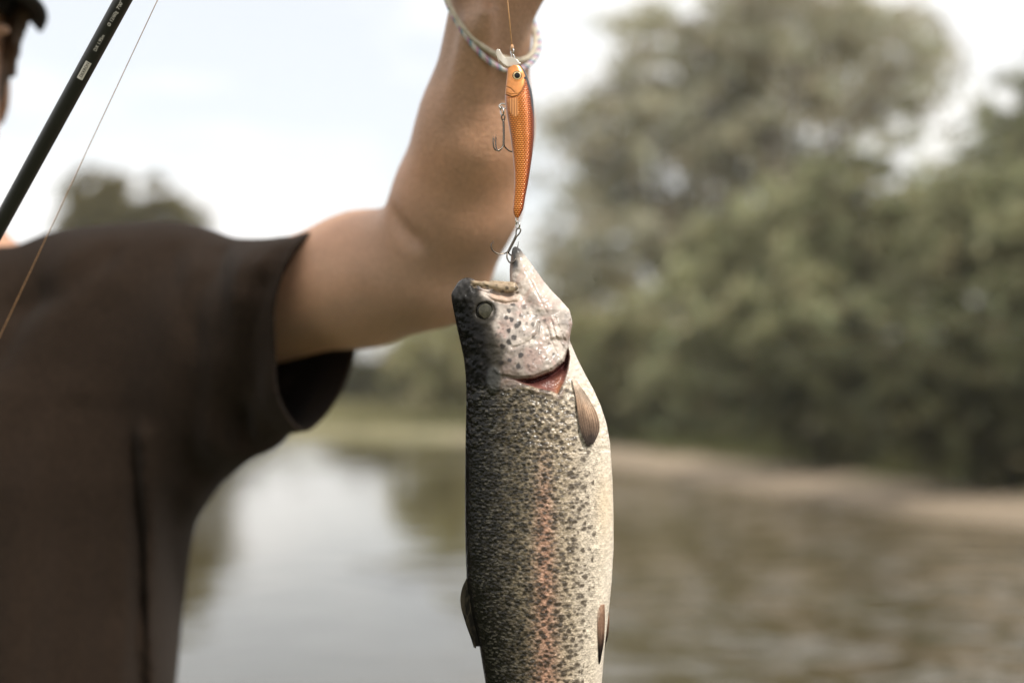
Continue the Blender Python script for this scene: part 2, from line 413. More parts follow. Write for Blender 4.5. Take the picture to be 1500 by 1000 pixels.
# a far wood behind everything, read as one mass
C = []; Rr = []
for a in np.linspace(R(-62), R(75), 60):
    d = 120+rng.random()*50; r = 5+3*rng.random()
    C.append((math.sin(a)*d, math.cos(a)*d, .8+r*.35)); Rr.append(r*.75)
V, Fq, cc = leaves(C, Rr, 30000, .5, (.085, .085, .045), .3, .4, .6)
tag(make_mesh('far_wood', V, Fq, M_LEAF, None, cc, smooth=False), kind='stuff')
# grass on the banks
def grass(name, pts, h, base):
    n = len(pts); t = rng.normal(size=(n, 3)); t[:, 2] = 2.2+rng.random(n); t /= np.linalg.norm(t, axis=1)[:, None]
    b = np.cross(t, rng.normal(size=(n, 3))); b /= np.linalg.norm(b, axis=1)[:, None]
    L_ = (h*(.5+rng.random(n)))[:, None]; wv = L_*.05+.003
    V = np.stack([pts-b*wv, pts+b*wv, pts+t*L_], 1).reshape(-1, 3)
    c = np.repeat(np.asarray(base)[None]*(.6+.8*rng.random(n))[:, None], 3, 0)
    return tag(make_mesh(name, V, np.arange(3*n).reshape(n, 3), M_LEAF, None, c, smooth=False), kind='stuff')
def scatter(x0, x1, y0, y1, n, dmin, dmax):
    x = x0+(x1-x0)*rng.random(n); y = y0+(y1-y0)*rng.random(n); d = river_sd(x, y); k = (d > dmin) & (d < dmax)
    return np.stack([x[k], y[k], ground_z(x[k], y[k])], 1)
grass('bank_grass', np.vstack([scatter(0, 12, 12, 34, 50000, 1.5, 5), scatter(-3, 2, 28, 40, 12000, 1.2, 5)]), .22, (.13, .13, .05))
grass('meadow_grass', scatter(-22, 0, 38, 56, 26000, .5, 14), .3, (.24, .22, .11))
grass('landing_grass', scatter(-4, 3, -2, 4, 22000, .3, 6), .1, (.10, .12, .045))

# ------------------------------------------------------------------ the angler
GZ = .15
def S(px, py, d): return P(px, py, d)
sh_l = S(285, 472, 1.17); up_l = S(535, 408, 1.075); el_l = S(628, 388, 1.04); fa0 = S(671, 288, 1.005); fa1 = S(696, 190, .965); wr_l = S(725, -22, .91)
tx = S(-115, 500, 1.17)[0]; ty = 1.19                                   # body axis
sh_r = np.array([2*tx-sh_l[0], sh_l[1], sh_l[2]-.02])
ROD_A = S(172, 15, .785); ROD_B = S(2, 325, .845)
rd = (ROD_A-ROD_B)/np.linalg.norm(ROD_A-ROD_B)
grip = ROD_B-rd*.50                                                     # where the right hand holds the rod
el_r = (sh_r+grip)/2+np.array([-.10, .12, -.17]); 
neck = np.array([tx, ty+.01, sh_l[2]+.018]); head = np.array([-.492, ty-.035, S(0, 108, 1.16)[2]])
YAW = R(40)
def to_head(p):
    q = p-head; c, s_ = math.cos(YAW), math.sin(YAW)
    return np.stack([q[..., 0]*c+q[..., 1]*s_, -q[..., 0]*s_+q[..., 1]*c, q[..., 2]], -1)+head
def from_head(p):
    q = np.asarray(p)-head; c, s_ = math.cos(YAW), math.sin(YAW)
    return np.stack([q[..., 0]*c-q[..., 1]*s_, q[..., 0]*s_+q[..., 1]*c, q[..., 2]], -1)+head
def hand_left():
    """palm up and forward, thumb and forefinger pinching the line"""
    a = np.array([.46, -.56, .80]); a /= np.linalg.norm(a)
    nrm = np.array([0, -1, -.75]); nrm -= a*(a@nrm); nrm /= np.linalg.norm(nrm); s = np.cross(nrm, a)
    if s[0] > 0: s = -s
    prims = []; tips = []
    for k, off in enumerate((.030, .010, -.010, -.028)):
        kn = wr_l+a*(.088-(.004 if k == 0 else 0)-.005*(k == 3))+s*off
        prims.append((wr_l+s*off*.55, kn, .017, .0125))
        l = (.040, .044, .041, .032)[k]; ang = np.cumsum([(62, 78, 82, 86)[k], (55, 85, 88, 88)[k], (25, 50, 55, 55)[k]])
        p = kn; r = (.0098, .0098, .0094, .0082)[k]
        for q, an in enumerate(ang):
            dv = a*math.cos(R(an))+nrm*math.sin(R(an)); e = p+dv*l*(1, .62, .52)[q]
            prims.append((p, e, r, r*.92)); p = e; r *= .92
        tips.append(p)
    t0 = wr_l+a*.022+s*.026+nrm*.008; t1 = wr_l+a*.055+s*.048+nrm*.028; t2 = (t1+tips[0])/2+s*.008+nrm*.004; t3 = tips[0]-a*.014+nrm*.002
    prims += [(t0, t1, .0155, .0125), (t1, t2, .0115, .0105), (t2, t3, .0105, .0085)]
    return prims, tips[0]-a*.007, a, s, nrm
HL, PINCH, ha, hs, hn = hand_left()
def hand_right():
    """fist round the rod"""
    to = el_r-grip; to -= rd*(to@rd); to /= np.linalg.norm(to); o = np.cross(rd, to)
    prims = []
    pc = grip+to*.026
    for k in range(4):
        ax = grip+rd*(.030-.020*k); rr = .0205
        pt = [ax+rr*(math.cos(R(an))*to+math.sin(R(an))*o) for an in (20, 75, 140, 215, 265)]
        r = .0095-.0006*k
        for q in range(4): prims.append((pt[q], pt[q+1], r, r*.95))
        prims.append((pc-o*.006-rd*.0+to*.03, ax+to*.024+o*.004, .015, .013))
    th = [grip+to*.03-o*.012+rd*.01, grip+to*.012-o*.022+rd*.035, grip-to*.014-o*.016+rd*.048, grip-to*.022+o*.002+rd*.052]
    for q in range(3): prims.append((th[q], th[q+1], .0135-.0015*q, .012-.0015*q))
    return prims, pc+to*.045
HR, wr_r = hand_right()
hipL = np.array([tx+.10, ty, GZ+.90]); hipR = np.array([tx-.10, ty, GZ+.90])
knL = np.array([tx+.14, ty-.02, GZ+.48]); knR = np.array([tx-.13, ty-.04, GZ+.48]); anL = np.array([tx+.16, ty+.02, GZ+.09]); anR = np.array([tx-.15, ty, GZ+.09])
h0 = head
LIMBS = [(sh_l, up_l, .050, .0455), (up_l, el_l, .0455, .040), (el_l, fa0, .0405, .0398), (fa0, fa1, .0398, .0338), (fa1, wr_l, .0338, .0262), (sh_l, neck, .05, .05),
         (sh_r, el_r, .053, .041), (el_r, el_r+(wr_r-el_r)*.35, .041, .041), (el_r+(wr_r-el_r)*.35, wr_r, .041, .028), (sh_r, neck, .05, .05), (wr_r, wr_r+(grip-wr_r)*.5, .026, .02),
         (hipL, knL, .082, .056), (knL, anL, .055, .038), (hipR, knR, .082, .056), (knR, anR, .055, .038), (anL, anL+np.array([.03, -.15, -.055]), .036, .028), (anR, anR+np.array([-.03, -.15, -.055]), .036, .028),
         (neck-np.array([0, 0, .04]), head+np.array([0, .02, -.06]), .062, .055)]
TEND = [(S(664, 160, .93), S(690, 40, .895), .004, .006), (S(700, 160, .925), S(712, 20, .885), .004, .005)]
def body_f(p):
    f = ell(p, (tx, ty+.01, GZ+1.23), (.165, .105, .24))
    f = smin(f, ell(p, (tx, ty, GZ+.98), (.155, .11, .17)), .06)
    for a, b, ra, rb in LIMBS: f = smin(f, cone(p, a, b, ra, rb), .028)
    near = np.linalg.norm(p-wr_l, axis=1) < .32
    if near.any():
        q = p[near]; g = f[near]
        for a, b, ra, rb in TEND: g = smin(g, cone(q, a, b, ra, rb), .012)
        for a, b, ra, rb in HL: g = smin(g, cone(q, a, b, ra, rb), .006)
        f[near] = g
    near = np.linalg.norm(p-el_l, axis=1) < .20
    if near.any():
        q = p[near]; g = f[near]
        for a, b, r in ((S(572, 312, .99), S(610, 350, .985), .0015),): g = smax(g, -cone(q, a, b, r, r), .014)
        f[near] = g
    near = np.linalg.norm(p-grip, axis=1) < .16
    if near.any():
        q = p[near]; g = f[near]
        for a, b, ra, rb in HR: g = smin(g, cone(q, a, b, ra, rb), .005)
        f[near] = g
    near = np.linalg.norm(p-h0, axis=1) < .24
    if near.any():
        q = to_head(p[near]); x, y, z = h0
        g = smin(ell(q, (x, y+.012, z+.04), (.076, .095, .088)), ell(q, (x, y-.022, z-.045), (.060, .070, .075)), .03)
        g = smin(g, cone(q, (x, y-.088, z+.012), (x, y-.112, z-.028), .007, .012), .012)
        for sg in (-1, 1):
            g = smin(g, ell(q, (x+sg*.011, y-.099, z-.03), (.008, .008, .007)), .006)
            g = smax(g, -ell(q, (x+sg*.031, y-.094, z+.008), (.017, .014, .011)), .012)
            g = smin(g, ell(q, (x+sg*.031, y-.076, z+.008), (.0135, .0135, .012)), .002)
            g = smin(g, ell(q, (x+sg*.030, y-.086, z+.027), (.022, .010, .006)), .012)
            g = smin(g, ell(q, (x+sg*.077, y+.012, z-.002), (.008, .020, .032)), .006)
        g = smin(g, ell(q, (x, y-.091, z-.058), (.022, .009, .0055)), .006)
        g = smin(g, ell(q, (x, y-.090, z-.070), (.019, .010, .006)), .006)
        g = smax(g, -ell(q, (x, y-.101, z-.0640), (.024, .006, .0015)), .003)
        g = smin(g, ell(q, (x, y-.078, z-.098), (.022, .018, .016)), .02)
        f[near] = smin(f[near], g, .02)
    return f
V, Q = surface_nets(body_f, (tx-.42, .66, GZ-.02), (wr_l[0]+.09, 1.42, 2.02), .004)
V = relax(V, Q, 2, .4)
q1 = fbm(V[:, 0]*55, V[:, 2]*55, 3)[:, None]; q2 = fbm(V[:, 0]*14+V[:, 1]*9, V[:, 2]*14, 8)[:, None]
C = np.array([.46, .278, .182])*(.88+.24*q1)*(.64+.72*q2)*(1+(q2-.5)*np.array([.25, -.02, -.15]))
ell_d = np.linalg.norm(V-el_l, axis=1); C *= (1-.10*np.exp(-(ell_d/.06)**2))[:, None]*np.array([1, .97, .95])
lip = np.exp(-(np.linalg.norm((to_head(V)-(h0+np.array([0, -.095, -.063])))/np.array([.022, .02, .011]), axis=1)**2))[:, None]
C = C*(1-lip)+lip*np.array([.35, .14, .11])
m_skin = mat('skin', attr=True, rough=.48, spec=.4, noise=((420, .86, 1.10), (1400, .88, 1.10)), bump=(500, .0007), sss=.12)
person = make_mesh('person', V, Q, m_skin, None, C)
tag(person, 'person in a dark brown T-shirt and cap raising one arm with cord bracelets', 'person')

# eyes, hair
def ball(name, c, r, m, parent, sc_=(1, 1, 1), seg=24):
    bm = bmesh.new(); bmesh.ops.create_uvsphere(bm, u_segments=seg, v_segments=seg//2, radius=1)
    V = np.array([v.co[:] for v in bm.verts]); Fq = [tuple(v.index for v in f.verts) for f in bm.faces]; bm.free()
    return make_mesh(name, V*np.array(sc_)*r+np.asarray(c), Fq, m, parent)
m_white = mat('eye_white', (.75, .72, .68), .2); m_iris = mat('eye_iris', (.06, .035, .02), .15); m_hair = mat('hair', (.085, .05, .03), .55, noise=(60, .6, 1.4), bump=(300, .002))
for sg in (-1, 1):
    e = ball('eye', from_head(h0+np.array([sg*.031, -.0795, .008])), .0110, m_white, person)
    ball('iris', from_head(h0+np.array([sg*.031, -.0880, .008])), .0056, m_iris, e, (1, .8, 1))
m_cap = mat('cap_cloth', (.012, .011, .009), .9, noise=(120, .7, 1.3), bump=(700, .0006))
def crown_f(p):
    p = to_head(p)
    x, y, z = h0
    f = ell(p, (x, y+.014, z+.045), (.088, .108, .102)); return smax(f, (z+.048+.10*0)-p[:, 2], .008)
V, Q = surface_nets(crown_f, h0-np.array([.12, .13, .0]), h0+np.array([.12, .15, .19]), .004)
cap = make_mesh('cap', V, Q, m_cap, person)
# the brim: a curved plate, bent down at its sides
bp = []
for i in range(25):
    a = .97*(-1+2*i/24)
    for j in range(9):
        t = j/8
        hw = .082+.010*math.sin(t*1.5)
        x = a*hw; yy = -.088*math.sqrt(max(0, 1-(abs(a)*.97)**2.0))+.008; yo = yy-.064*t*math.sqrt(max(0, 1-abs(a)**2.6))
        bp.append((h0[0]+x, h0[1]+yo-.006, h0[2]+.064-.007*a*a-.018*t))
V = from_head(np.array(bp)); ii = np.arange(225).reshape(25, 9)
top = np.stack([ii[:-1, :-1], ii[1:, :-1], ii[1:, 1:], ii[:-1, 1:]], -1).reshape(-1, 4)
brim = make_mesh('brim', V, top, m_cap, cap)
s_ = brim.modifiers.new('thick', 'SOLIDIFY'); s_.thickness = .004
def hair_f(p):
    p = to_head(p)
    x, y, z = h0
    f = ell(p, (x, y+.020, z+.025), (.083, .100, .095))
    f = smax(f, -(p[:, 1]-(y-.048)), .01); f = smax(f, (z-.045)-p[:, 2]-.55*(p[:, 1]-y), .01); f = smax(f, p[:, 2]-(z+.055), .01)
    for sg in (-1, 1): f = smax(f, -ell(p, (x+sg*.082, y+.012, z-.004), (.014, .023, .034)), .006)
    for sg in (-1, 1):                                                    # locks at the temples
        for q in range(4):
            f = smin(f, cone(p, (x+sg*.070, y-.030-.009*q, z+.050), (x+sg*(.071-.002*q), y-.034-.008*q, z+.004+.006*q), .0075, .003), .006)
    return f+.002*np.sin(p[:, 0]*700+p[:, 1]*400)
V, Q = surface_nets(hair_f, h0-np.array([.12, .13, .13]), h0+np.array([.12, .15, .10]), .0035)
make_mesh('hair', V, Q, m_hair, person)

# T-shirt: outer surface of a loose solid, cut open at neck, sleeves and hem
ax_s = up_l-sh_l; ax_s /= np.linalg.norm(ax_s)
slv0 = S(238, 524, 1.175); slv1 = S(560, 471, 1.05)
sa = slv1-slv0; sln = np.linalg.norm(sa); sa /= sln
e2 = np.array([0, 0, 1.0]); e2 -= sa*(sa@e2); e2 /= np.linalg.norm(e2); e1 = np.cross(sa, e2)
rs0 = sh_r+np.array([.03, 0, 0]); rsa = el_r-sh_r; rsa /= np.linalg.norm(rsa)
WZ = np.array([GZ+.70, GZ+.85, GZ+1.0, GZ+1.15, GZ+1.27, GZ+1.34, GZ+1.385, GZ+1.425])
WW = np.array([.180, .182, .192, .208, .230, .215, .165, .10]); WD = np.array([.135, .135, .135, .138, .135, .12, .10, .07])
def px_of(p):
    q = p-CAM; c, s = math.cos(PITCH), math.sin(PITCH); d = q[:, 1]*c+q[:, 2]*s; u = -q[:, 1]*s+q[:, 2]*c
    return 750+q[:, 0]/d*F, 500-u/d*F
HEM = S(466, 480, 1.085); HEMN = sa+np.array([.06, .14, -.26]); HEMN /= np.linalg.norm(HEMN)
def W2(pts, d=1.06):                                                      # fold line as world (x, z) points on the front of the shirt
    return [(S(a, b_, d)[0], S(a, b_, d)[2]) for a, b_ in pts]
FOLDS = [(W2([(392, 425), (362, 545), (336, 640)]), .006, .011), (W2([(300, 370), (330, 470), (345, 600)], 1.08), .0025, .020), (W2([(216, 660), (210, 800), (204, 1100)], 1.12), .0013, .010), (W2([(262, 720), (244, 850), (226, 1100)], 1.14), .002, .008),
         (W2([(130, 370), (60, 430), (-20, 450)]), .004, .010), (W2([(120, 450), (20, 640), (-40, 1000)]), .004, .022), (W2([(420, 380), (390, 470), (375, 560)], 1.08), .004, .008), (W2([(330, 380), (350, 470), (352, 600)], 1.1), .003, .009), (W2([(440, 400), (400, 520), (350, 620)], 1.07), .0025, .006), (W2([(205, 400), (160, 560), (140, 900)]), .0035, .025), (W2([(180, 640), (178, 800), (168, 1100)]), .003, .006), (W2([(300, 420), (285, 560), (262, 700)], 1.08), .003, .010), (W2([(20, 420), (-30, 520), (-120, 620)]), .004, .012), (W2([(100, 600), (80, 800), (60, 1100)]), .003, .012), (W2([(250, 370), (262, 420), (300, 500)], 1.09), .002, .008)]
RIDGE = [(W2([(232, 640), (228, 800), (220, 1100)], 1.12), .0014, .010), (W2([(378, 400), (352, 520), (320, 640)], 1.08), .004, .016), (W2([(90, 380), (40, 600), (20, 1000)]), .005, .03), (W2([(190, 640), (190, 800), (184, 1100)]), .004, .007), (W2([(190, 640), (186, 850), (180, 1100)], 1.11), .002, .007), (W2([(410, 370), (385, 500), (360, 620)], 1.07), .003, .009)]
def shirt_f(p):
    z = p[:, 2]; a = np.interp(z, WZ, WW); b = np.interp(z, WZ, WD)
    qx = np.abs((p[:, 0]-tx)/a); qy = np.abs((p[:, 1]-ty)/b)
    f = ((qx**2.4+qy**2.4)**(1/2.4)-1)*np.minimum(a, b); f = smax(f, z-(GZ+1.425), .02)
    f = smin(f, cone(p, sh_l+np.array([-.02, 0, -.005]), sh_r+np.array([.02, 0, -.005]), .060, .060), .03)
    f = smin(f, cone(p, sh_l+np.array([-.03, 0, 0.0]), neck+np.array([0, 0, -.010]), .052, .044), .03)
    f = smin(f, cone(p, sh_r, neck+np.array([0, 0, -.010]), .052, .044), .03)
    f = smin(f, cone(p, neck, neck+np.array([0, -.012, .13]), .058, .050), .02)
    q = p-slv0; t = q@sa; u = q@e1; v = q@e2
    hh = np.interp(t, [-.05, .0, .08, sln*.62, sln], [.099, .095, .085, .0775, .078]); ww = np.interp(t, [0, sln], [.080, .059])
    ww = ww*np.clip(1+.42*v/hh*sstep(.05, .18, t), .5, 1.12)
    fs = (np.sqrt((u/ww)**2+(v/hh)**2)-1)*np.minimum(hh, ww); fs = smax(fs, -t-.06, .02); fs = smax(fs, t-sln, .001)
    hp = (p-HEM)@HEMN; fs = fs+.0030*np.exp(-((hp+.024)/.0035)**2)+(.0035)*np.sin(v*62+t*45)*sstep(.05, .13, t)*sstep(.02, -.06, v)   # hem stitching, slack folds under the arm
    f = smin(f, fs, .065)
    f = smin(f, cone(p, rs0, rs0+rsa*.26, .075, .082), .05)
    front = sstep(.07, -.03, p[:, 1]-ty)
    d = 0
    for pts, dep, wd in FOLDS: d = d+dep*np.exp(-(seg_d(p[:, 0], z, pts)/wd)**2)
    for pts, dep, wd in RIDGE: d = d-dep*np.exp(-(seg_d(p[:, 0], z, pts)/wd)**2)
    f = f+1.9*d*front+.016*(fbm(p[:, 0]*9+z*2.0+p[:, 1]*4, z*2.2, 4, 3)-.5)
    return f
V, Q = surface_nets(shirt_f, (tx-.55, .80, GZ+.70), (slv1[0]+.10, 1.45, GZ+1.62), .005, 1.6)
V = relax(V, Q, 3, .5)
m_shirt = mat('shirt_cotton', (.0215, .0138, .0092), .95, .1, noise=((6, .85, 1.15), (260, .8, 1.2)), bump=(900, .0007))
m_shirt.node_tree.nodes['Principled BSDF'].inputs['Sheen Weight'].default_value = .03
shirt = make_mesh('t_shirt', V, Q, m_shirt, person)
bm = bmesh.new(); bm.from_mesh(shirt.data)
def cut(co, no):
    bmesh.ops.bisect_plane(bm, geom=bm.verts[:]+bm.edges[:]+bm.faces[:], plane_co=co, plane_no=no, clear_outer=True)
# each opening only concerns its own neighbourhood: split off by deleting the faces beyond the plane there
def open_at(co, no, reach):
    co = Vector(co); no = Vector(no).normalized()
    geom = [f for f in bm.faces if (f.calc_center_median()-co).length < reach]
    g = set(geom); es = {e for f in geom for e in f.edges}; vsx = {v for f in geom for v in f.verts}
    bmesh.ops.bisect_plane(bm, geom=list(vsx)+list(es)+list(g), plane_co=co, plane_no=no)
    kill = [f for f in bm.faces if (f.calc_center_median()-co).length < reach+.01 and (f.calc_center_median()-co).dot(no) > 1e-5]
    bmesh.ops.delete(bm, geom=kill, context='FACES')
hem = S(466, 480, 1.085)
open_at(hem, sa+np.array([.06, .14, -.26]), .19)
open_at(rs0+rsa*.22, rsa, .14)
open_at(neck+np.array([0, -.012, .064]), (0, -.22, 1), .10)
cut((0, 0, GZ+.735), (0, 0, -1))
bm.to_mesh(shirt.data); bm.free()
s_ = shirt.modifiers.new('cloth', 'SOLIDIFY'); s_.thickness = .0028; s_.offset = -1
# stitched hem band of the raised sleeve and the collar rib
def pants_f(p):
    f = ell(p, (tx, ty, GZ+.95), (.175, .13, .16))
    for h_, k_, a_ in ((hipL, knL, anL), (hipR, knR, anR)):
        f = smin(f, cone(p, h_, k_, .100, .078), .03); f = smin(f, cone(p, k_, a_+np.array([0, 0, .0]), .076, .066), .02)
    return smax(f, (GZ+.05)-p[:, 2], .004)+.006*(fbm(p[:, 0]*12, p[:, 2]*9, 6, 3)-.5)
V, Q = surface_nets(pants_f, (tx-.36, ty-.22, GZ), (tx+.36, ty+.22, GZ+1.15), .008)
make_mesh('trousers', V, Q, mat('trouser_cloth', (.055, .058, .045), .95, noise=(40, .8, 1.2), bump=(500, .001)), person)
m_boot = mat('boot_rubber', (.03, .028, .024), .6)
for a_, sg in ((anL, 1), (anR, -1)):
    def boot_f(p):
        t = a_+np.array([sg*.03, -.165, -.05])
        f = smin(cone(p, a_+np.array([0, .02, .02]), a_+np.array([0, .025, -.045]), .056, .048), cone(p, a_+np.array([0, .02, -.045]), t, .050, .042), .02)
        return smax(f, (GZ)-p[:, 2], .003)
    V, Q = surface_nets(boot_f, a_-np.array([.14, .27, .12]), a_+np.array([.14, .12, .12]), .005)
    make_mesh('boot', V, Q, m_boot, person)

# bracelets round the raised wrist
def wrist_ring(c, tilt, rx, ry, n=96, wob=0):
    a = (wr_l-fa1); a /= np.linalg.norm(a)
    u = np.cross(a, np.array([0, -1.0, 0])); u /= np.linalg.norm(u); v = np.cross(u, a)   # v towards the camera
    if u[0] < 0: u = -u
    if v[1] > 0: v = -v
    th = np.linspace(0, 2*np.pi, n, endpoint=False)
    return c+np.cos(th)[:, None]*u*rx+np.sin(th)[:, None]*v*ry+a*(np.cos(th)*tilt[0]+np.sin(th)*tilt[1]+wob*np.sin(3*th+1))[:, None]
m_cord = mat('cotton_cord', (.56, .49, .38), .9, noise=(300, .75, 1.15), bump=(900, .0008))
c1 = S(719, 20, .915)
pts = wrist_ring(c1, (-.017, -.010), .0312, .0328)
V, Fq = tube_arrays(pts, .0017, 10, True)
th = np.linspace(0, 2*np.pi, 96, endpoint=False)
make_mesh('bracelet', V, Fq, m_cord, person)
c2 = S(721, 22, .917)
core = wrist_ring(c2, (-.019, -.014), .0328, .0345, 240, .0018); th = np.linspace(0, 2*np.pi, 240, endpoint=False)
T = np.roll(core, -1, 0)-np.roll(core, 1, 0); T /= np.linalg.norm(T, axis=1)[:, None]
rad_ = core-core.mean(0); rad_ -= T*(rad_*T).sum(1)[:, None]; rad_ /= np.linalg.norm(rad_, axis=1)[:, None]; bi = np.cross(T, rad_)
br = empty('bracelet', c2-np.array(person.location)); br.parent = person
for k, cc in enumerate(((.50, .26, .38), (.20, .34, .40), (.62, .58, .54), (.58, .54, .50))):
    ph = 30*th+k*math.pi/2
    V, Fq = tube_arrays(core+.0011*(np.cos(ph)[:, None]*rad_+np.sin(ph)[:, None]*bi), .00095, 6, True)
    make_mesh('strand', V, Fq, mat('bracelet_thread', cc, .85, noise=(500, .8, 1.2)), br)

# ------------------------------------------------------------------ fishing rod with reel
rod = empty('fishing_rod', grip); tag(rod, 'black fishing rod slanting across the upper left with white print on its blank', 'fishing rod')
m_blank = mat('rod_blank', (.010, .010, .009), .42, .5, noise=(30, .8, 1.2), bump=(1500, .0001)); m_cork = mat('grip_foam', (.02, .02, .02), .9, bump=(600, .001))
m_print = mat('white_print', (.55, .52, .47), .6); m_metal = mat('dark_metal', (.10, .095, .085), .28, metal=1); m_bright = mat('bright_metal', (.55, .53, .50), .2, metal=1)
tipp = grip+rd*2.0
ts = np.linspace(.20, 2.2, 30); rr_ = np.interp(ts, [.2, .8, 2.2], [.0047, .0046, .001])
pts = np.array([grip+rd*t for t in ts]); V, Fq = tube_arrays(pts, rr_, 24); make_mesh('blank', V, Fq, m_blank, rod)
V, Fq = tube_arrays([grip+rd*t for t in (-.34, -.335, -.2, -.1, .17, .20, .212)], [.010, .0125, .011, .0125, .0115, .0085, .006], 20); make_mesh('grip', V, Fq, m_cork, rod)
view = np.array([0, -1.0, 0]); side = np.cross(rd, view); side /= np.linalg.norm(side)
if side[0] < 0: side = -side
outv = np.cross(side, rd); outv /= np.linalg.norm(outv)
if outv[1] > 0: outv = -outv
# spinning reel under the rod
rl = grip+side*.062+rd*.02
V, Fq = join_arrays([tube_arrays([grip+side*.010, grip+side*.035, rl], [.005, .0045, .007], 10), tube_arrays([grip+side*.012-rd*.03, grip+side*.012+rd*.045], [.004, .004], 8),
                     tube_arrays([rl-rd*.028, rl-rd*.02, rl+rd*.005, rl+rd*.015], [.008, .020, .022, .016], 18)])
make_mesh('reel_body', V, Fq, m_metal, rod)
V, Fq = tube_arrays([rl+rd*t for t in (.015, .018, .022, .048, .050, .056)], [.024, .024, .017, .017, .024, .022], 24); make_mesh('spool', V, Fq, m_bright, rod)
V, Fq = join_arrays([tube_arrays([rl, rl-outv*.05, rl-outv*.055+side*.05], [.004, .004, .003], 8), tube_arrays([rl-outv*.045+side*.05, rl-outv*.085+side*.05], [.008, .007], 12)])
make_mesh('reel_handle', V, Fq, m_metal, rod)
gpos = [(1.10, .014), (1.38, .010), (1.62, .008), (1.84, .006), (2.02, .005), (2.185, .004)]
for t, r in gpos:
    cc = grip+rd*t+side*(r+.012); th = np.linspace(0, 2*np.pi, 24, endpoint=False)
    ring = cc+r*(np.cos(th)[:, None]*side+np.sin(th)[:, None]*outv)
    V, Fq = join_arrays([tube_arrays(ring, .0011, 8, True), tube_arrays([grip+rd*(t-.03)+side*.003, cc-side*r], [.001, .001], 6), tube_arrays([grip+rd*(t+.012)+side*.003, cc-side*r], [.001, .001], 6)])
    make_mesh('line_guide', V, Fq, m_metal, rod)
# print on the blank, facing the camera
def text(body, start, size, m, name='print'):
    cu = bpy.data.curves.new(name, 'FONT'); cu.body = body; cu.size = size; cu.extrude = .00004; cu.align_y = 'CENTER'
    o = bpy.data.objects.new(name, cu); me = bpy.data.meshes.new_from_object(o)
    Vt = np.array([v.co[:] for v in me.vertices]); Fq = [tuple(p.vertices) for p in me.polygons]
    bpy.data.objects.remove(o); bpy.data.meshes.remove(me)
    up = -side
    rr0 = .0047; ang = Vt[:, 1]/rr0+TXT_ANG
    W_ = start[None]+rd*Vt[:, :1]+(rr0+.00008+Vt[:, 2:])*(np.cos(ang)[:, None]*outv+np.sin(ang)[:, None]*up)
    return make_mesh(name, W_, Fq, m, rod, smooth=False)
TXT_ANG = -.38
def along(px, py):                                                       # rod axis point nearest to a place in the picture
    best = min(np.linspace(.2, 1.2, 1001), key=lambda t: float(np.hypot(*(np.array(px_of((grip+rd*t)[None])).ravel()-np.array([px, py])))))
    return grip+rd*best
text('DEXRON', along(126, 111), .0024, m_blank)
pb = along(124, 114); 
th = np.linspace(TXT_ANG-.36, TXT_ANG+.36, 7); V = []
for t in (0, .0118):
    for a in th: V.append(pb+rd*(t-.0004)+.00475*(math.cos(a)*outv+math.sin(a)*-side))
make_mesh('label_plate', V, [(i, i+1, i+8, i+7) for i in range(6)], m_print, rod)
text('DX 1.95m', along(147, 73), .0026, m_print)
text('\u00d8 12/60g  7\'00"', along(166, 37), .0026, m_print)

m_line = mat('gold_line', (.50, .27, .12), .3, .5, noise=(400, .7, 1.2))
lp0 = rl+rd*.035-side*.017; q0 = S(0, 492, .90); q1 = S(231, 0, .80)
stop = grip+rd*.86+side*.024
V, Fq = tube_arrays([lp0, q0, q1, q1+(q1-q0)*.25], .00024, 8)
tag(make_mesh('fishing_line', V, Fq, m_line), 'thin golden line running beside the black rod at upper left', 'fishing line', 'fishing lines')

# ------------------------------------------------------------------ trout (modelled in photo pixels of its own plane, .384 mm each)
K = FOCUS/F
TOP = P(757, 360, FOCUS)
def fish_world(u, v, wv):
    """u right, v down, wv towards the camera, all in pixels of the trout's plane"""
    o = np.stack([(np.asarray(u)-757)*K, -np.asarray(wv)*K, -(np.asarray(v)-360)*K], -1)
    return o+TOP
PV = [405, 431, 452, 468, 486, 499, 524, 548, 570, 592, 620, 648, 700, 750, 800, 850, 890, 945, 1000, 1080, 1160, 1240, 1300, 1345, 1370]
PL = [668, 663, 664, 667, 671, 674, 679.5, 682, 683, 683, 682.5, 682, 681.5, 681.5, 682, 684, 691, 703, 712, 726, 741, 755, 763, 766, 764]
PR = [800, 812, 831, 837, 835.5, 834.5, 845, 857, 869, 879, 888, 893, 896.5, 898, 898, 895, 891, 884.5, 880, 868, 850, 834, 827, 826, 830]
PB = [18, 28, 36, 40, 43, 45, 49, 52, 54, 56, 57.5, 58.5, 60, 60, 60, 59, 57, 54, 50, 41, 31, 22, 15, 11, 8]
JV = [360, 366, 376, 388, 397, 412, 434, 455, 475, 495]
JL = [752, 750, 748.5, 747, 746.5, 747, 752, 765, 780, 792]
JR = [757, 763, 770.5, 779.5, 786, 796.5, 815, 833, 837, 830]
JB = [4, 7.5, 12, 17, 21, 27, 33, 37, 38, 34]
OPERC = [(712, 470), (740, 432), (770, 436), (800, 440), (826, 462), (834, 485), (830, 511), (823, 527), (807, 540), (780, 550.5), (758, 552), (730, 548), (715, 530), (706, 500)]
GILL = [(744, 552), (758, 555), (781, 553), (808, 543), (825, 529), (831, 510), (833, 524), (830, 543), (825, 558), (815, 576), (806, 572), (796, 570), (783, 567), (768, 562), (754, 556)]
OPEDGE = [(736, 551), (758, 552.5), (781, 550.5), (808, 541), (824, 528), (831, 512)]
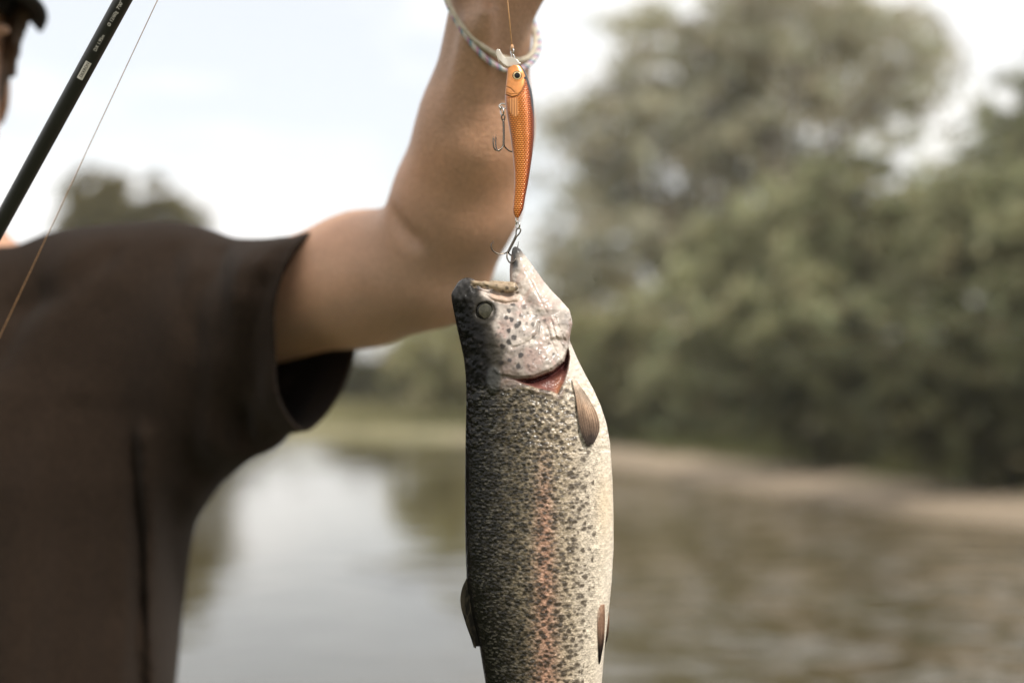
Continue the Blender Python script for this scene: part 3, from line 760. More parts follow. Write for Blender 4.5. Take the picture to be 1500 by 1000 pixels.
def smooth_map():
    uu = np.arange(640, 921, 1.0); vv = np.arange(350, 1400, 1.0); U, Vv = np.meshgrid(uu, vv, indexing='ij')
    d = np.zeros_like(U)
    hd = Vv < 660; u, v = U[hd], Vv[hd]
    x = np.zeros_like(u)
    so = poly_sd(u, v, OPERC); x += 5.0*sstep(1.6, -1.6, so)*sstep(455, 500, v)*sstep(715, 745, u)+1.5*sstep(6, -20, so)*sstep(455, 500, v)
    sg = poly_sd(u, v, GILL); so2 = seg_d(u, v, OPEDGE); x -= (6+13*sstep(16, 3, so2))*sstep(1.5, -6, sg)*sstep(736, 768, u)+2.0*sstep(2, -2, sg)
    x += 2.6*np.exp(-((sg-4)/3.2)**2)*sstep(560, 570, v)                         # swollen rim behind the gill opening
    x -= 2.2*np.exp(-(seg_d(u, v, [(789, 474), (787, 490), (777, 500), (763, 507), (752, 510)])/1.5)**2)      # preopercle crease
    x += 1.5*np.exp(-(seg_d(u, v, [(784, 472), (781, 487), (772, 495)])/4)**2)
    x -= 1.6*np.exp(-(seg_d(u, v, [(806, 470), (812, 492), (826, 512)])/1.3)**2)+1.2*np.exp(-(seg_d(u, v, [(812, 466), (821, 490), (829, 503)])/1.2)**2)
    x -= 1.2*np.exp(-(seg_d(u, v, [(800, 478), (806, 500), (815, 520)])/1.3)**2)
    x -= 5.0*np.exp(-(seg_d(u, v, [(710, 425), (728, 431.5), (742, 433), (757, 431)])/2.2)**2)                   # groove under the maxilla
    x += 3.0*np.exp(-(seg_d(u, v, [(722, 438), (742, 441), (757, 438)])/3.6)**2)
    x -= 2.2*np.exp(-(seg_d(u, v, [(712, 434), (724, 442), (741, 446), (757, 444)])/1.2)**2)
    re = np.hypot((u-711.5), (v-457)*1.04)
    x += .3*np.exp(-((re-18.5)/3.2)**2)-7*sstep(15.5, 11.5, re)
    x += 5*sstep(1.15, .6, np.hypot((u-724)/12, (v-556)/21))                     # grey flap at the shoulder
    x -= 1.5*np.exp(-(np.hypot(u-684, (v-432))/3)**2)                              # nostril
    x += 3.0*(fbm(u*.06, v*.06, 21)-.5)+2.6*(fbm(u*.2, v*.2, 22)-.5)
    x -= .9*np.exp(-(seg_d(u, v, [(764, 372), (778, 400), (800, 440)])/1.4)**2)+.9*np.exp(-(seg_d(u, v, [(770, 400), (785, 430), (800, 460)])/1.4)**2)
    d[hd] = x
    bd = ~hd; d[bd] += 1.2*(fbm(U[bd]*.03, Vv[bd]*.02, 23)-.5)+.5*(fbm(U[bd]*.15, Vv[bd]*.12, 24)-.5)
    return d
DM = smooth_map()
def samp(Mp, u, v):
    x = np.clip(u-640, 0, 279.9); y = np.clip(v-350, 0, 1048.9); i = x.astype(int); j = y.astype(int); a = x-i; b = y-j
    return (Mp[i, j]*(1-a)+Mp[i+1, j]*a)*(1-b)+(Mp[i, j+1]*(1-a)+Mp[i+1, j+1]*a)*b
def fish_f(p):
    u, v, wv = p[:, 0], p[:, 1], np.abs(p[:, 2])
    l = np.interp(v, PV, PL); r = np.interp(v, PV, PR); b = np.interp(v, PV, PB); c = (l+r)/2; a = (r-l)/2
    f = (np.sqrt(((u-c)/a)**2+(wv/b)**2)-1)*np.minimum(a, b)*1.05
    topc = 424+np.clip((u-740)/90, 0, 1)*8
    f = smax(f, topc-v, 9); f = smax(f, v-1368, 5)
    f = smin(f, ell(np.stack([u, v, wv], 1), (685, 433, 0), (20.5, 26.5, 25)), 7)
    l = np.interp(v, JV, JL); r = np.interp(v, JV, JR); b = np.interp(v, JV, JB); c = (l+r)/2; a = (r-l)/2
    g = (np.sqrt(((u-c)/a)**2+(wv/b)**2)-1)*np.minimum(a, b); g = smax(g, 361-v, 4); g = smax(g, v-490, 6)
    f = smin(f, g, 5)
    q = np.stack([u, v, wv], 1); near = (v < 470) & (v > 390)
    if near.any():
        mxl = smin(cone(q[near], (691, 415, 16), (722, 419, 27), 4.2, 6.0), cone(q[near], (722, 419, 27), (751, 423, 32), 6.0, 8.4), 3)
        mxl = mxl+1.6*(fbm(u[near]*.13, v[near]*.16, 27)-.5)+.9*np.exp(-((v[near]-np.interp(u[near], [690, 755], [411, 420]))/1.2)**2)
        f[near] = smin(f[near], mxl, 2.6)
    side_ = sstep(4, 14, wv)
    return f-samp(DM, u, v)*side_
V, Q = surface_nets(fish_f, (640, 350, -80), (920, 1385, 80), 1.08, 1.7)
V = relax(V, Q, 1, .35)
u, v, wv = V.T
# colours of skin, spots, mouth and gills
l = np.interp(v, PV, PL); r = np.interp(v, PV, PR); s = (u-l)/(r-l)
wu = u+5*(fbm(u*.2, v*.2, 31)-.5); wvv = v+5*(fbm(u*.2, v*.2, 32)-.5)
n_ = fbm(u*.05, v*.03, 33); nf = fbm(u*.35, v*.5, 34); sc2 = vnoise(u*.42, v*.62, 35)
ss = s+.10*(n_-.5)
def ramp(x, xs, cs):
    cs = np.array(cs); return np.stack([np.interp(x, xs, cs[:, k]) for k in range(3)], 1)
base = ramp(ss, [0, .10, .22, .36, .52, .70, .82, .92, 1], [(.005, .005, .004), (.007, .006, .005), (.026, .022, .016), (.125, .10, .065), (.275, .22, .15), (.40, .325, .235), (.54, .465, .37), (.61, .53, .425), (.63, .555, .46)])
base *= (.70+.6*nf)[:, None]
base *= (.80+.42*sc2)[:, None]
pink = np.exp(-((u-(795+(v-650)*.012))/(11+(v-650).clip(0)*.02))**2)*sstep(620, 760, v)*(.70+.30*fbm(u*.08, v*.05, 40))
base = base*(1-.72*pink[:, None])+np.array([.50, .245, .165])*(.75+.5*nf)[:, None]*.72*pink[:, None]
yel = np.exp(-((u-884)/15)**2-((v-735)/45)**2)*(.5+.7*n_)
base = base*(1-.5*yel[:, None])+np.array([.62, .46, .28])*.5*yel[:, None]
pr = np.interp(s, [0, .35, .55, .70, .80, .88], [.95, .92, .84, .72, .40, 0.0])
SW, SH = 4.3, 3.1                                                         # one scale; every scale takes one tone
wob = 4.5*(fbm(u*.06, v*.06, 36)-.5)+1.6*(fbm(u*.16, v*.16, 37)-.5)
row = np.floor((v+wob*2)/SH); fy = (v+wob*2)/SH-row; cx_ = (u+wob*2)/SW+.5*(row % 2); ccol = np.floor(cx_); fx = cx_-ccol
us = (ccol+.5-.5*(row % 2))*SW-wob*2; vs_ = (row+.5)*SH-wob*2
hsh = hash2(ccol, row, 91); hsh2 = hash2(ccol, row, 92)
usj = us+2.4*(hsh-.5); vsj = vs_+2.0*(hsh2-.5)
sp = np.maximum(spots(usj, vsj, 7.2, 41, 1.6, 3.7, pr*.92, 1.25, 1.1), .85*spots(usj, vsj, 5.6, 51, .9, 2.4, pr*.6, 1.5, 1.3))
sp_s = np.maximum(spots(wu, wvv, 7.2, 41, 1.6, 3.7, pr*.92, 1.25, 1.1), .85*spots(wu, wvv, 5.6, 51, .9, 2.4, pr*.6, 1.5, 1.3))
sp = .3*sp+.7*sp_s
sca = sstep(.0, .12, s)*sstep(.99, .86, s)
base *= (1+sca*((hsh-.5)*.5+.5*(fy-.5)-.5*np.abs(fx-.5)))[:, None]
dk = ramp(s, [0, .4, .7, 1], [(.005, .005, .004), (.012, .010, .008), (.050, .038, .028), (.12, .095, .07)])
glint = (hsh2 > .74)*np.interp(s, [0, .06, .12, .30, .6], [0, .08, .22, .18, .04])*sstep(.25, .6, fy)   # glints painted into the colour of single scales on the dark back
body = base*(1-.95*sp[:, None])+dk*.95*sp[:, None]
body = body*(1-glint[:, None])+np.array([.32, .29, .23])*glint[:, None]
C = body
# head
hk = sstep(572, 552, v+14*(s-.5)+8*(nf-.5))
white = np.array([.50, .43, .375])*(.38+1.15*fbm(u*.08, v*.08, 61))[:, None]*(.85+.3*nf)[:, None]
rose = sstep(.42, .66, fbm(u*.05, v*.05, 62))[:, None]; white = white*(1-rose*.6)+np.array([.42, .26, .22])*rose*.6
gry = sstep(.50, .68, fbm(u*.11, v*.11, 67))[:, None]; white = white*(1-gry*.55)+np.array([.24, .21, .185])*gry*.55
bnd = np.interp(v, [400, 425, 440, 470, 490, 510, 530, 560], [706, 702, 706, 724, 728, 738, 742, 735])
dkm = sstep(9, -9, u-bnd+16*(fbm(u*.08, v*.08, 63)-.5))
darkc = ramp(u-np.interp(v, [400, 440, 480, 560], [690, 684, 700, 712]), [-10, 6, 24], [(.005, .005, .005), (.012, .011, .010), (.055, .048, .038)])
snout = sstep(452, 425, v)*sstep(720, 690, u); darkc = darkc*(1-snout[:, None])+np.array([.045, .042, .040])*(.2+1.7*fbm(u*.16, v*.16, 64)**1.5)[:, None]*snout[:, None]
low = sstep(498, 530, v)*sstep(812, 745, u)*(.5+fbm(u*.09, v*.09, 65)); white = white*(1-.8*low[:, None])+np.array([.15, .115, .095])*.8*low[:, None]
Hc = white*(1-dkm[:, None])+darkc*dkm[:, None]
hs_ = 0
for (a, b_) in [(355, 315), (343, 343), (352, 386), (376, 415), (338, 438), (312, 512), (340, 490), (396, 550), (410, 325), (427, 356), (401, 366), (388, 405), (453, 407), (420, 405), (483, 540), (550, 550), (525, 500), (465, 370), (506, 388), (330, 380), (365, 470), (385, 600), (305, 585), (345, 575), (430, 600), (412, 160), (455, 470)]:
    rad0 = 3.5 if b_ > 300 and a < 420 else 2.6
    hs_ = np.maximum(hs_, (1-sstep(rad0-1.1, rad0+1.1, np.hypot(wu-(640+a/3.225), wvv-(350+b_/3.225))))*(.92 if a < 400 else .6))
hs_ = np.maximum(hs_, .5*spots(wu, wvv, 8, 71, .8, 2.0, sstep(445, 470, v)*sstep(832, 800, u)*.5))
Hc = Hc*(1-hs_[:, None])+np.array([.035, .030, .028])*hs_[:, None]
orb = np.exp(-((np.hypot(u-711.5, v-457)-15)/4.5)**2)*.8; Hc = Hc*(1-orb[:, None])+np.array([.030, .027, .022])*orb[:, None]
skin_cr = sstep(9, 3, seg_d(u, v, [(724, 436), (742, 440), (757, 437)])); Hc = Hc*(1-skin_cr[:, None])+np.array([.55, .40, .31])*(.8+.4*nf)[:, None]*skin_cr[:, None]
# throat beside the gill stays the belly's cream
thr = sstep(826, 838, u)*sstep(495, 510, v); Hc = Hc*(1-thr[:, None])+np.array([.58, .505, .43])*(.85+.3*nf)[:, None]*thr[:, None]
C = C*(1-hk[:, None])+Hc*hk[:, None]
# lower jaw
jw = sstep(452, 425, v)*sstep(738, 747, u)
jr = u+.55*(v-400); jc = np.array([.54, .465, .40])*(.55+.8*fbm(jr*.2, v*.02, 81))[:, None]; jp = sstep(.5, .72, fbm(jr*.12, v*.03, 86))[:, None]*.5; jc = jc*(1-jp)+np.array([.45, .29, .23])*jp; tp = np.maximum(sstep(394, 372, v+.8*(u-752)), sstep(760, 753, u-.16*(v-370)+4*(fbm(u*.2, v*.1, 87)-.5))*sstep(404, 388, v)); jc = jc*(1-tp[:, None])+np.array([.04, .038, .036])*(.2+1.6*fbm(u*.3, v*.2, 82))[:, None]*tp[:, None]
inn = sstep(754, 748, u)*sstep(365, 380, v)*.7; jc = jc*(1-inn[:, None])+np.array([.24, .16, .12])*inn[:, None]
C = C*(1-jw[:, None])+jc*jw[:, None]
q3 = np.stack([u, v, np.abs(wv)], 1)
mxd = np.minimum(cone(q3, (691, 415, 16), (722, 419, 27), 5.5, 7.0), cone(q3, (722, 419, 27), (751, 423.5, 33), 7.0, 8.6)); mk = sstep(2.2, .6, mxd)*sstep(688, 698, u)
mc = np.array([.36, .27, .18])*(.6+.8*fbm(u*.14, v*.2, 83))[:, None]; msd = spots(wu, wvv, 9, 84, 1.2, 3.0, (v > 419)*.8); mc = mc*(1-.8*msd[:, None])+np.array([.05, .04, .03])*.8*msd[:, None]
C = C*(1-mk[:, None])+mc*mk[:, None]
sg = poly_sd(u, v, GILL); gk = sstep(1.5, -1.5, sg)*sstep(735, 760, u)
deep = sstep(21, 8, seg_d(u, v, OPEDGE))*sstep(0, -3, sg)*sstep(745, 775, u); gc = np.array([.20, .085, .068])*(.5+1.0*fbm(u*.3, v*.5, 68))[:, None]*(1-deep[:, None])+np.array([.05, .014, .013])*deep[:, None]  # near-black beneath the gill cover: shade painted into the red
org = np.exp(-((u-818)/7)**2-((v-572)/14)**2); gc = gc*(1-org[:, None])+np.array([.34, .14, .07])*org[:, None]
C = C*(1-gk[:, None])+gc*gk[:, None]
rim = np.exp(-((sg-5)/3)**2)*sstep(566, 573, v)*sstep(770, 785, u); C = C*(1-.35*rim[:, None])+np.array([.50, .38, .33])*.35*rim[:, None]
fl = sstep(1.1, .8, np.hypot((u-724)/11, (v-556)/20)); C = C*(1-.7*fl[:, None])+np.array([.06, .06, .056])*(.5+1.0*nf)[:, None]*.7*fl[:, None]
C = np.clip(C, .004, .8)
hd_ = np.clip(hk+jw, 0, 1)
S_bump = (np.interp(s, [0, .12, .3, .7, .85, 1], [.45, .8, 1, .9, .3, .15]))*(1-hd_)+.10*hd_
S_rough = np.interp(s, [0, .3, .8, 1], [.20, .22, .30, .36])*(1-hd_)+(.17+.22*fbm(u*.15, v*.15, 95))*hd_
S_spec = np.interp(s, [0, .2, .5, 1], [.10, .30, .45, .32])*(1-hd_)+np.where(gk > .3, .12, np.where(dkm > .5, .10, .42))*hd_

m_fish = mat('trout_skin', attr=True, rough=.36, spec=.16, coat=.0)
N = m_fish.node_tree.nodes; L = m_fish.node_tree.links; b = N['Principled BSDF']
tc = N.new('ShaderNodeTexCoord'); mp = N.new('ShaderNodeMapping'); mp.inputs['Scale'].default_value = (1, .8, 1.15)
vo = N.new('ShaderNodeTexVoronoi'); vo.feature = 'F1'; vo.inputs['Scale'].default_value = 470; vo.inputs['Randomness'].default_value = .9
no = N.new('ShaderNodeTexNoise'); no.inputs['Scale'].default_value = 900; no.inputs['Detail'].default_value = 2
ad = N.new('ShaderNodeMath'); ad.operation = 'MULTIPLY_ADD'; ad.inputs[1].default_value = .5
sx = N.new('ShaderNodeSeparateColor'); av = N.new('ShaderNodeVertexColor'); av.layer_name = 'Surf'
bu = N.new('ShaderNodeBump'); bu.inputs['Distance'].default_value = .0006; bu.invert = True
L.new(tc.outputs['Object'], mp.inputs['Vector']); L.new(mp.outputs[0], vo.inputs['Vector']); L.new(tc.outputs['Object'], no.inputs['Vector'])
L.new(no.outputs['Fac'], ad.inputs[0]); L.new(vo.outputs['Distance'], ad.inputs[2]); L.new(ad.outputs[0], bu.inputs['Height'])
L.new(av.outputs['Color'], sx.inputs[0]); L.new(sx.outputs['Red'], bu.inputs['Strength']); L.new(sx.outputs['Green'], b.inputs['Roughness']); L.new(sx.outputs['Blue'], b.inputs['Specular IOR Level'])
L.new(bu.outputs[0], b.inputs['Normal']); L.new(bu.outputs[0], b.inputs['Coat Normal'])
trout = empty('trout', TOP); tag(trout, 'speckled trout with a pink flank hanging by its lower jaw from the lure', 'fish')
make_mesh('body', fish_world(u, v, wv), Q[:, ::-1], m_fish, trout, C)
at = bpy.data.objects['body'].data.color_attributes.new('Surf', 'FLOAT_COLOR', 'POINT')
at.data.foreach_set('color', np.stack([S_bump, S_rough, S_spec, np.ones_like(s)], 1).astype(np.float32).ravel())
# eyes: clouded, dark-rimmed
def eye_mesh(sgn):
    n, k = 40, 14; Vv = []; Cc = []
    for i in range(k):
        rr = i/(k-1)*13.6
        for j in range(n):
            a = 2*math.pi*j/n; x = 711.5+rr*math.cos(a); y = 457+rr*math.sin(a)
            zz = 25.0+5.0*math.sqrt(max(0, 1-(rr/13.8)**2))
            Vv.append((x, y, zz*sgn)); q = rr/13.6; nn = .8+.4*random.random()
            Cc.append((.050*nn, .047*nn, .033*nn) if q < .66+.06*math.cos(a+.6) else ((.07, .062, .04) if q < .74+.06*math.cos(a+.6) else (.012, .011, .009)))
    Fq = [(i*n+j, i*n+(j+1) % n, (i+1)*n+(j+1) % n, (i+1)*n+j) for i in range(k-1) for j in range(n)]
    if sgn < 0: Fq = [f[::-1] for f in Fq]
    Vv = np.array(Vv); return fish_world(Vv[:, 0], Vv[:, 1], Vv[:, 2]), Fq, np.array(Cc)
m_eye = mat('trout_eye', attr=True, rough=.25, spec=.22, noise=((500, .7, 1.3), (1500, .8, 1.2)))
for sgn in (1, -1):
    Vv, Fq, Cc = eye_mesh(sgn); make_mesh('eye', Vv, [f[::-1] for f in Fq], m_eye, trout, Cc)
# fins: ribbed plates between a leading and a trailing edge
m_fin = mat('trout_fin', attr=True, rough=.5, spec=.10, noise=(700, .8, 1.2))
def side_w(uu, vv):
    l = np.interp(vv, PV, PL); r = np.interp(vv, PV, PR); b = np.interp(vv, PV, PB)
    return b*np.sqrt(np.clip(1-((uu-(l+r)/2)/((r-l)/2))**2, 0, 1))
def fin(name, lead, trail, wfun, cfun, rays=11, th=1.2, ns=44, nr=60):
    a = spline(lead, nr); b_ = spline(trail, nr); S_, T_ = np.meshgrid(np.linspace(0, 1, ns), np.linspace(0, 1, nr), indexing='ij')
    u = a[None, :, 0]*(1-S_)+b_[None, :, 0]*S_; v = a[None, :, 1]*(1-S_)+b_[None, :, 1]*S_
    v = v+T_**5*5*(vnoise(S_*rays*1.7, S_*0, 19)-.6)
    wv = wfun(u, v, S_, T_); rib = 1.0*np.cos(S_*rays*2*np.pi)*sstep(.02, .2, T_)
    fr = wv+th*(.35+.65*(1-T_))+rib*.7; bk = wv-th*(.35+.65*(1-T_))+rib*.7
    Vv = np.concatenate([fish_world(u.ravel(), v.ravel(), fr.ravel()), fish_world(u.ravel(), v.ravel(), bk.ravel())])
    ii = np.arange(ns*nr).reshape(ns, nr); q = np.stack([ii[:-1, :-1], ii[1:, :-1], ii[1:, 1:], ii[:-1, 1:]], -1).reshape(-1, 4); o = ns*nr
    ed = np.concatenate([ii[:, 0], ii[-1, 1:], ii[-2::-1, -1], ii[0, -2:0:-1]]); e2_ = np.roll(ed, -1)
    sd = np.stack([ed, e2_, e2_+o, ed+o], 1)
    c = cfun(u.ravel(), v.ravel(), S_.ravel(), T_.ravel()); c = c*(.74+.34*np.cos(S_.ravel()*rays*2*np.pi+2.5*fbm(S_.ravel()*6, T_.ravel()*3, 18)))[:, None]*(.8+.4*fbm(S_.ravel()*rays, T_.ravel()*2.5, 17))[:, None]
    ob = make_mesh(name, Vv, np.concatenate([q[:, ::-1], q+o, sd]), m_fin, trout, np.concatenate([c, c]).clip(.005, .8))
    return ob
def mixc(a, b_, t): return np.asarray(a)*(1-t[:, None])+np.asarray(b_)*t[:, None]
pec_c = lambda u, v, S_, T_: ramp(T_-.14*S_+.16*(fbm(u*.3, v*.05, 5)-.5), [.1, .32, .5, .8], [(.70, .56, .44), (.50, .34, .235), (.22, .145, .10), (.06, .045, .037)])
for sgn in (1, -1):
    fin('pectoral_fin', [(836, 556), (841, 580), (844, 606), (848.5, 632), (856, 650)], [(842, 556), (860, 582), (873, 606), (875.5, 628), (866, 648)],
        lambda u, v, S_, T_: sgn*(np.maximum(side_w(u, v), 8)+1.5+3.5*T_), pec_c, rays=9)
pel_c = lambda u, v, S_, T_: mixc((.42, .26, .18), (.025, .018, .015), sstep(.35, .8, T_))
fin('pelvic_fin', [(873, 878), (872.5, 905), (873.5, 935), (875, 963)], [(883, 878), (883.5, 905), (882, 935), (877, 963)], lambda u, v, S_, T_: np.maximum(side_w(np.minimum(u, 880), v)*.9, 6)+2+2*T_, pel_c, rays=6)
fin('pelvic_fin', [(883, 880), (884, 905), (883, 930), (880, 957)], [(889, 884), (892, 900), (890.5, 928), (882, 957)], lambda u, v, S_, T_: -np.maximum(side_w(np.minimum(u, 880), v)*.4, 4)-3*T_+0*S_, pel_c, rays=6)
dor_c = lambda u, v, S_, T_: mixc((.018, .016, .012), (.06, .05, .034), sstep(.45, .6, fbm(u*.2, v*.12, 15)))
fin('dorsal_fin', [(687, 838), (677, 860), (675.5, 882), (683, 910), (690, 930), (694, 944)], [(692, 842), (695, 862), (699, 885), (703, 912), (705, 930), (703, 942)], lambda u, v, S_, T_: 3+4*np.sin(S_*3)*T_, dor_c, rays=10, th=2.2)
fin('adipose_fin', [(742, 1165), (730, 1185), (735, 1208)], [(746, 1175), (744, 1190), (742, 1208)], lambda u, v, S_, T_: 0*u, dor_c, rays=2, th=2)
fin('anal_fin', [(860, 1120), (895, 1165), (880, 1205)], [(848, 1165), (852, 1190), (862, 1210)], lambda u, v, S_, T_: 0*u, pel_c, rays=9)
fin('tail_fin', [(763, 1355), (735, 1410), (712, 1468)], [(831, 1355), (850, 1410), (872, 1468)], lambda u, v, S_, T_: 0*u+2*np.sin(S_*5)*T_, dor_c, rays=18, th=3)

# ------------------------------------------------------------------ lure (same pixel plane)
lure = empty('fishing_lure', fish_world(757, 318, 0)); tag(lure, 'orange minnow lure with clear lip and treble hooks above the trout', 'fishing lure')
LV = [91.5, 93, 95.5, 101, 108, 116, 130, 145, 160, 172, 186, 200, 226, 252, 268, 286, 296, 306, 314, 319]
LL = [749, 745.5, 744, 743.4, 742.8, 742, 740.5, 739.5, 741.3, 743.2, 745.6, 747.8, 751.2, 753.3, 753.6, 752.8, 752, 751.2, 752.5, 756]
LR = [755, 760.5, 763.5, 768, 771.5, 774.3, 778.7, 781.2, 782.4, 782.8, 782.9, 782.6, 780, 776.2, 773.6, 770, 768.4, 766.6, 763, 760]
nv, na = 470, 120
vv = np.linspace(91.6, 318.9, nv); l = np.interp(vv, LV, LL); r = np.interp(vv, LV, LR)
ker = np.ones(9)/9; l = np.convolve(np.pad(l, 4, 'edge'), ker, 'valid'); r = np.convolve(np.pad(r, 4, 'edge'), ker, 'valid')
th = np.linspace(0, 2*np.pi, na, endpoint=False)
c = (l+r)/2; a = (r-l)/2; bb = a*np.interp(vv, [91, 100, 140, 318], [.75, .62, .62, .62])
U = c[:, None]+a[:, None]*np.cos(th)[None]; Wp = bb[:, None]*np.sign(np.sin(th))[None]*np.abs(np.sin(th))[None]**.85; VV = np.repeat(vv[:, None], na, 1)
uu, v2 = U.ravel(), VV.ravel(); fr = (np.abs(Wp).ravel() > 2)
s = (uu-np.repeat(l, na))/np.repeat(r-l, na)
hd = poly_sd(uu, v2, [(735, 80), (760, 80), (771, 105), (769, 124), (765, 134), (758, 142), (750, 144), (743, 140), (735, 135)])
dep = np.zeros_like(uu); gillc = np.exp(-(np.abs(hd)/1.15)**2)*(v2 > 118)
crs = np.exp(-(seg_d(uu, v2, [(742, 127), (748, 131), (754, 137.5)])/.7)**2)+.8*np.exp(-(seg_d(uu, v2, [(742, 136), (748, 140), (757, 139)])/.7)**2)
dep += 1.0*sstep(.6, -.8, hd)-.8*gillc-.9*crs
finm = sstep(1, -1, poly_sd(uu, v2, [(743.5, 146), (758, 145), (759, 170), (754, 173), (747, 166)]))
dep += finm*(.6+.55*np.cos((uu-744)*2*np.pi/3.6))
# embossed scales, rows offset like tiles
vc = v2-.05*(uu-760)**2/20; row = np.floor(vc/2.9); fy = vc/2.9-row; fx = (uu/4.0+.5*(row % 2)); fx = fx-np.floor(fx)
scl = (1-fy)*np.clip(1.15-2*np.abs(fx-.5)**2*2.2, 0, 1)
body_m = sstep(-.2, 1.2, hd)*(1-finm)
edge = np.minimum(s, 1-s); scm = body_m*sstep(.02, .14, edge)
dep += .8*scl*scm
dep *= sstep(.5, 2.5, np.abs(Wp).ravel())
er = np.hypot(uu-757.6, v2-112); dep += .6*np.exp(-((er-7.3)/.9)**2)-1.0*sstep(6.8, 5.5, er)
W_ = Wp.ravel()+np.sign(Wp.ravel())*dep
# albedo
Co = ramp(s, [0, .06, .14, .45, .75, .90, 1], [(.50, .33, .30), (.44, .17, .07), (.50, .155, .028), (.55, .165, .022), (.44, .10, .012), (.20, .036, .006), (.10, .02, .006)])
Co = Co*(1-.0*scm[:, None]); Co *= (1+scm*(1.5*(scl-.45)))[:, None]
gold = scm*sstep(.55, .95, scl)*sstep(.12, .3, s)*sstep(.9, .6, s); Co = Co*(1-.5*gold[:, None])+np.array([.85, .48, .17])*.5*gold[:, None]
hm = sstep(.5, -.5, hd); Co = Co*(1-hm[:, None])+np.array([.62, .24, .065])*(.75+.5*fbm(uu*.2, v2*.2, 6))[:, None]*hm[:, None]
dln = np.clip(gillc+.9*crs, 0, 1)*.75; Co = Co*(1-dln[:, None])+np.array([.14, .045, .015])*dln[:, None]
fc_ = finm*.6; Co = Co*(1-fc_[:, None])+np.array([.72, .36, .14])*(.75+.4*np.cos((uu-744)*2*np.pi/3.6))[:, None]*fc_[:, None]
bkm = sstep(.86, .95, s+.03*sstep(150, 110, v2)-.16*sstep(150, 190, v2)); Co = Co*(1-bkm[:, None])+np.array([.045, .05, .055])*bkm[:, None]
dsp = sstep(2.6, 1.4, np.hypot(uu-769, v2-115)); Co = Co*(1-dsp[:, None])+.01*dsp[:, None]
ii = np.arange(nv*na).reshape(nv, na); j2 = np.roll(ii, -1, 1)
Q = np.stack([ii[:-1], j2[:-1], j2[1:], ii[1:]], -1).reshape(-1, 4)
m_lure = mat('lure_paint', attr=True, rough=.30, spec=.4, coat=.25, metal=.3)
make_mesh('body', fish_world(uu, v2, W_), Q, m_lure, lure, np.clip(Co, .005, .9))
# eye of the lure
n, k = 32, 10
for sgn in (1, -1):
    Vv = []; Cc = []
    for i in range(k):
        rr = i/(k-1)*7.0
        for j in range(n):
            t = 2*math.pi*j/n; Vv.append((757.6+rr*math.cos(t), 112+rr*math.sin(t), sgn*(9.9+2.6*math.sqrt(max(0, 1-(rr/7.1)**2))))); 
            Cc.append((.008, .008, .008) if rr < 4.2 else ((.62, .48, .26) if rr < 6.0 else (.10, .05, .02)))
    Fq = [(i*n+j, i*n+(j+1) % n, (i+1)*n+(j+1) % n, (i+1)*n+j) for i in range(k-1) for j in range(n)]
    if sgn < 0: Fq = [f[::-1] for f in Fq]
    Vv = np.array(Vv); make_mesh('eye', fish_world(*Vv.T), [f[::-1] for f in Fq], m_eye, lure, np.array(Cc))
# clear diving lip, a curved plate turned a little towards the camera
m_lip = mat('clear_lip', (.80, .74, .64), .12, .5, trans=.55, coat=.3)
LIP = [(729, 71.5), (732.5, 73), (735.5, 79), (740, 84), (749, 83.5), (756, 86), (764, 94), (757, 97), (744, 99), (737, 95), (730, 88.5), (726.3, 79), (726.6, 73.5)]
def lip_f(p):
    d = poly_sd(p[:, 0], p[:, 1], LIP)+1.2; h_ = np.interp(p[:, 0], [726, 734, 744, 764], [9.5, 9, 6, 4.5])
    q = np.stack([d, np.abs(p[:, 2]-.12*(p[:, 0]-745))-h_], 1); return np.minimum(q.max(1), 0)+np.linalg.norm(np.maximum(q, 0), axis=1)-1.2
V, Q = surface_nets(lip_f, (722, 66, -16), (769, 104, 16), .8)
V = relax(V, Q, 2); make_mesh('lip', fish_world(*V.T), Q[:, ::-1], m_lip, lure)
def wire(name, polys, m, parent, seg=10):
    parts = []
    for pts, rad, n in polys:
        p = spline(pts, n); parts.append(tube_arrays(fish_world(*p.T), np.asarray(np.interp(np.linspace(0, 1, n), np.linspace(0, 1, len(np.atleast_1d(rad))), np.atleast_1d(rad)))*K, seg))
    V, Fq = join_arrays(parts); return make_mesh(name, V, Fq, m, parent)
def ring(name, c, r, rad, ax1, ax2, m, parent, turns=1.0):
    t = np.linspace(0, 2*np.pi*turns, int(40*turns)); c = np.array(c); p = c+r*(np.cos(t)[:, None]*np.array(ax1)+np.sin(t)[:, None]*np.array(ax2))
    V, Fq = tube_arrays(fish_world(*p.T), rad*K, 10); return make_mesh(name, V, Fq, m, parent)
# line tie and rings
wire('line_tie', [([(754, 90, 0), (753.5, 82, 0), (750.5, 78, 0), (749, 81, 0), (750.5, 85, 0), (752, 91, 0)], 1.0, 30)], m_bright, lure)
ring('split_ring', (750.2, 74, 0), 4.6, 1.0, (.45, 0, .9), (0, 1, 0), m_bright, lure, 2)
wire('hook_hanger', [([(745, 154, 0), (736, 151, 0), (731.5, 154, 0), (734, 158, 0), (745, 157, 0)], 1.1, 30)], m_bright, lure)
ring('split_ring', (735.5, 162, 1), 6.6, 1.05, (.35, .1, .9), (.08, 1, 0), m_bright, lure, 2)
wire('hook_hanger', [([(758, 315, 0), (755.8, 321, 0), (757, 326, 0), (760, 325, 0), (760.5, 315, 0)], 1.0, 30)], m_bright, lure)
ring('split_ring', (758.6, 329.5, 0), 5.2, 1.3, (.5, 0, .85), (.05, 1, 0), m_bright, lure, 2)
m_hook = mat('hook_steel', (.13, .11, .09), .25, metal=1)
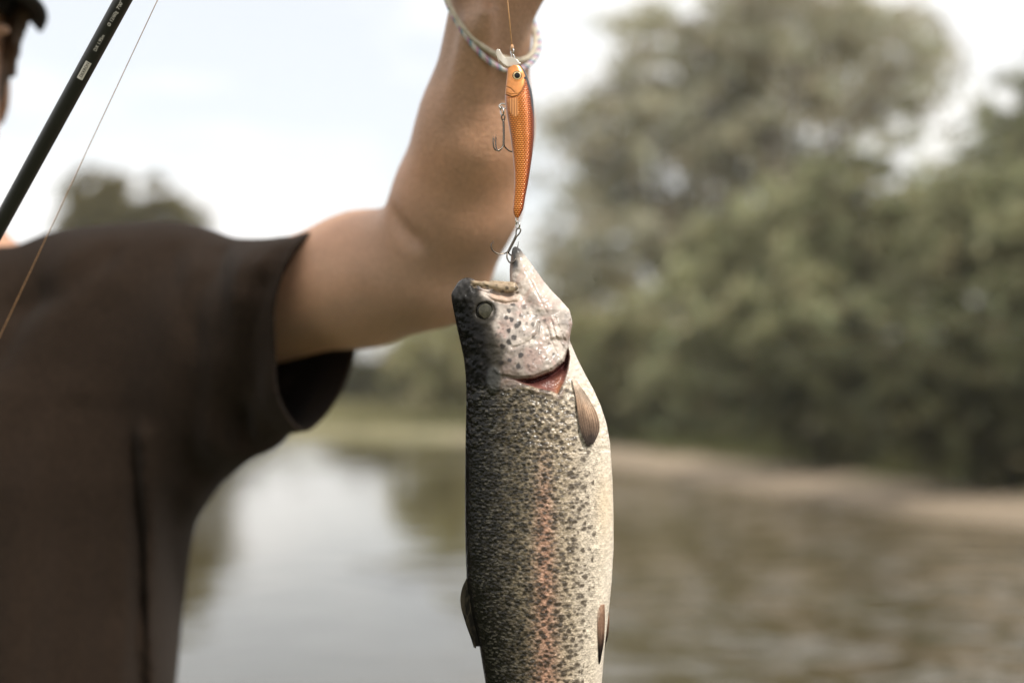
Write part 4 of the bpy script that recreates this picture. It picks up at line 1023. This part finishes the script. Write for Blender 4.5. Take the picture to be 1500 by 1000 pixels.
wire('treble_hook', [([(736, 176, 1), (734.6, 171, 2), (736.5, 167.5, 2), (739.4, 170, 2), (738.6, 176, 1)], 1.0, 24),
                     ([(737.4, 174, 1), (738, 195, 1), (737.6, 214, 1)], 1.7, 14),
                     ([(737.6, 211, 1), (735.5, 216.5, 3), (729, 221, 6), (724, 218, 8), (722.5, 209, 9), (722.8, 200, 9)], [1.1, 1.1, 1.1, 1.1, 1, .25], 40), ([(722.8, 203.5, 9), (725.2, 207.5, 9)], [.5, .15], 4),
                     ([(737.6, 211, 1), (735, 216, -3), (730.5, 219, -9), (726.8, 214, -13), (725.8, 204, -14), (726.4, 194, -14)], [1.1, 1.1, 1.1, 1.1, 1, .25], 40), ([(726.4, 198, -14), (728.2, 202, -14)], [.5, .15], 4),
                     ([(737.6, 211, 1), (740.5, 215.5, -2), (748, 219.5, -12), (756, 217, -17), (758, 208, -18), (757, 198, -18)], [1.1, 1.1, 1.1, 1.1, 1, .25], 40)], m_hook, lure)
wire('treble_hook', [([(756, 346, 0), (756.3, 338, 0), (759, 334.4, 0), (762.6, 336, 0), (761.3, 341, 0), (757.5, 346, 0)], 1.1, 26),
                     ([(757, 344, 0), (750.5, 357, 0), (743.3, 371, 1)], 2.0, 14),
                     ([(743.6, 369, 1), (739, 371.4, 2), (730.5, 372.2, 5), (722, 367.6, 7), (719.6, 360, 8), (723.6, 352.6, 8)], [1.1, 1.1, 1.1, 1.1, 1, .25], 40), ([(721.8, 356, 8), (724.2, 358.4, 8)], [.5, .15], 4),
                     ([(743.6, 369, 1), (742.6, 377, 5), (746, 384.6, 9), (751, 385.6, 12), (755.5, 379, 10), (757.6, 366, 3), (759.8, 353.5, 1)], [1.1, 1.1, 1.1, 1.1, 1.1, 1, .25], 46),
                     ([(743.6, 369, 1), (747.5, 372.8, -5), (752, 373.8, -14), (757, 368, -19), (758, 360, -20)], [1.1, 1.1, 1.1, 1, .25], 40)], m_hook, lure)
top = PINCH
bot = fish_world(750.3, 69.6, 0)
V, Fq = join_arrays([tube_arrays([bot, bot+(top-bot)*.5, top], .00038, 8), tube_arrays([bot+np.array([0, 0, -.0012]), bot+np.array([0, 0, .0005]), bot+np.array([0, 0, .0022])], [.0007, .0011, .0006], 8)])
tag(make_mesh('fishing_line', V, Fq, m_line), 'short golden line from the raised hand down to the orange lure', 'fishing line', 'fishing lines')
print('pinch px', px_of(PINCH[None]), PINCH, 'rod', grip, 'wrist_r', wr_r)
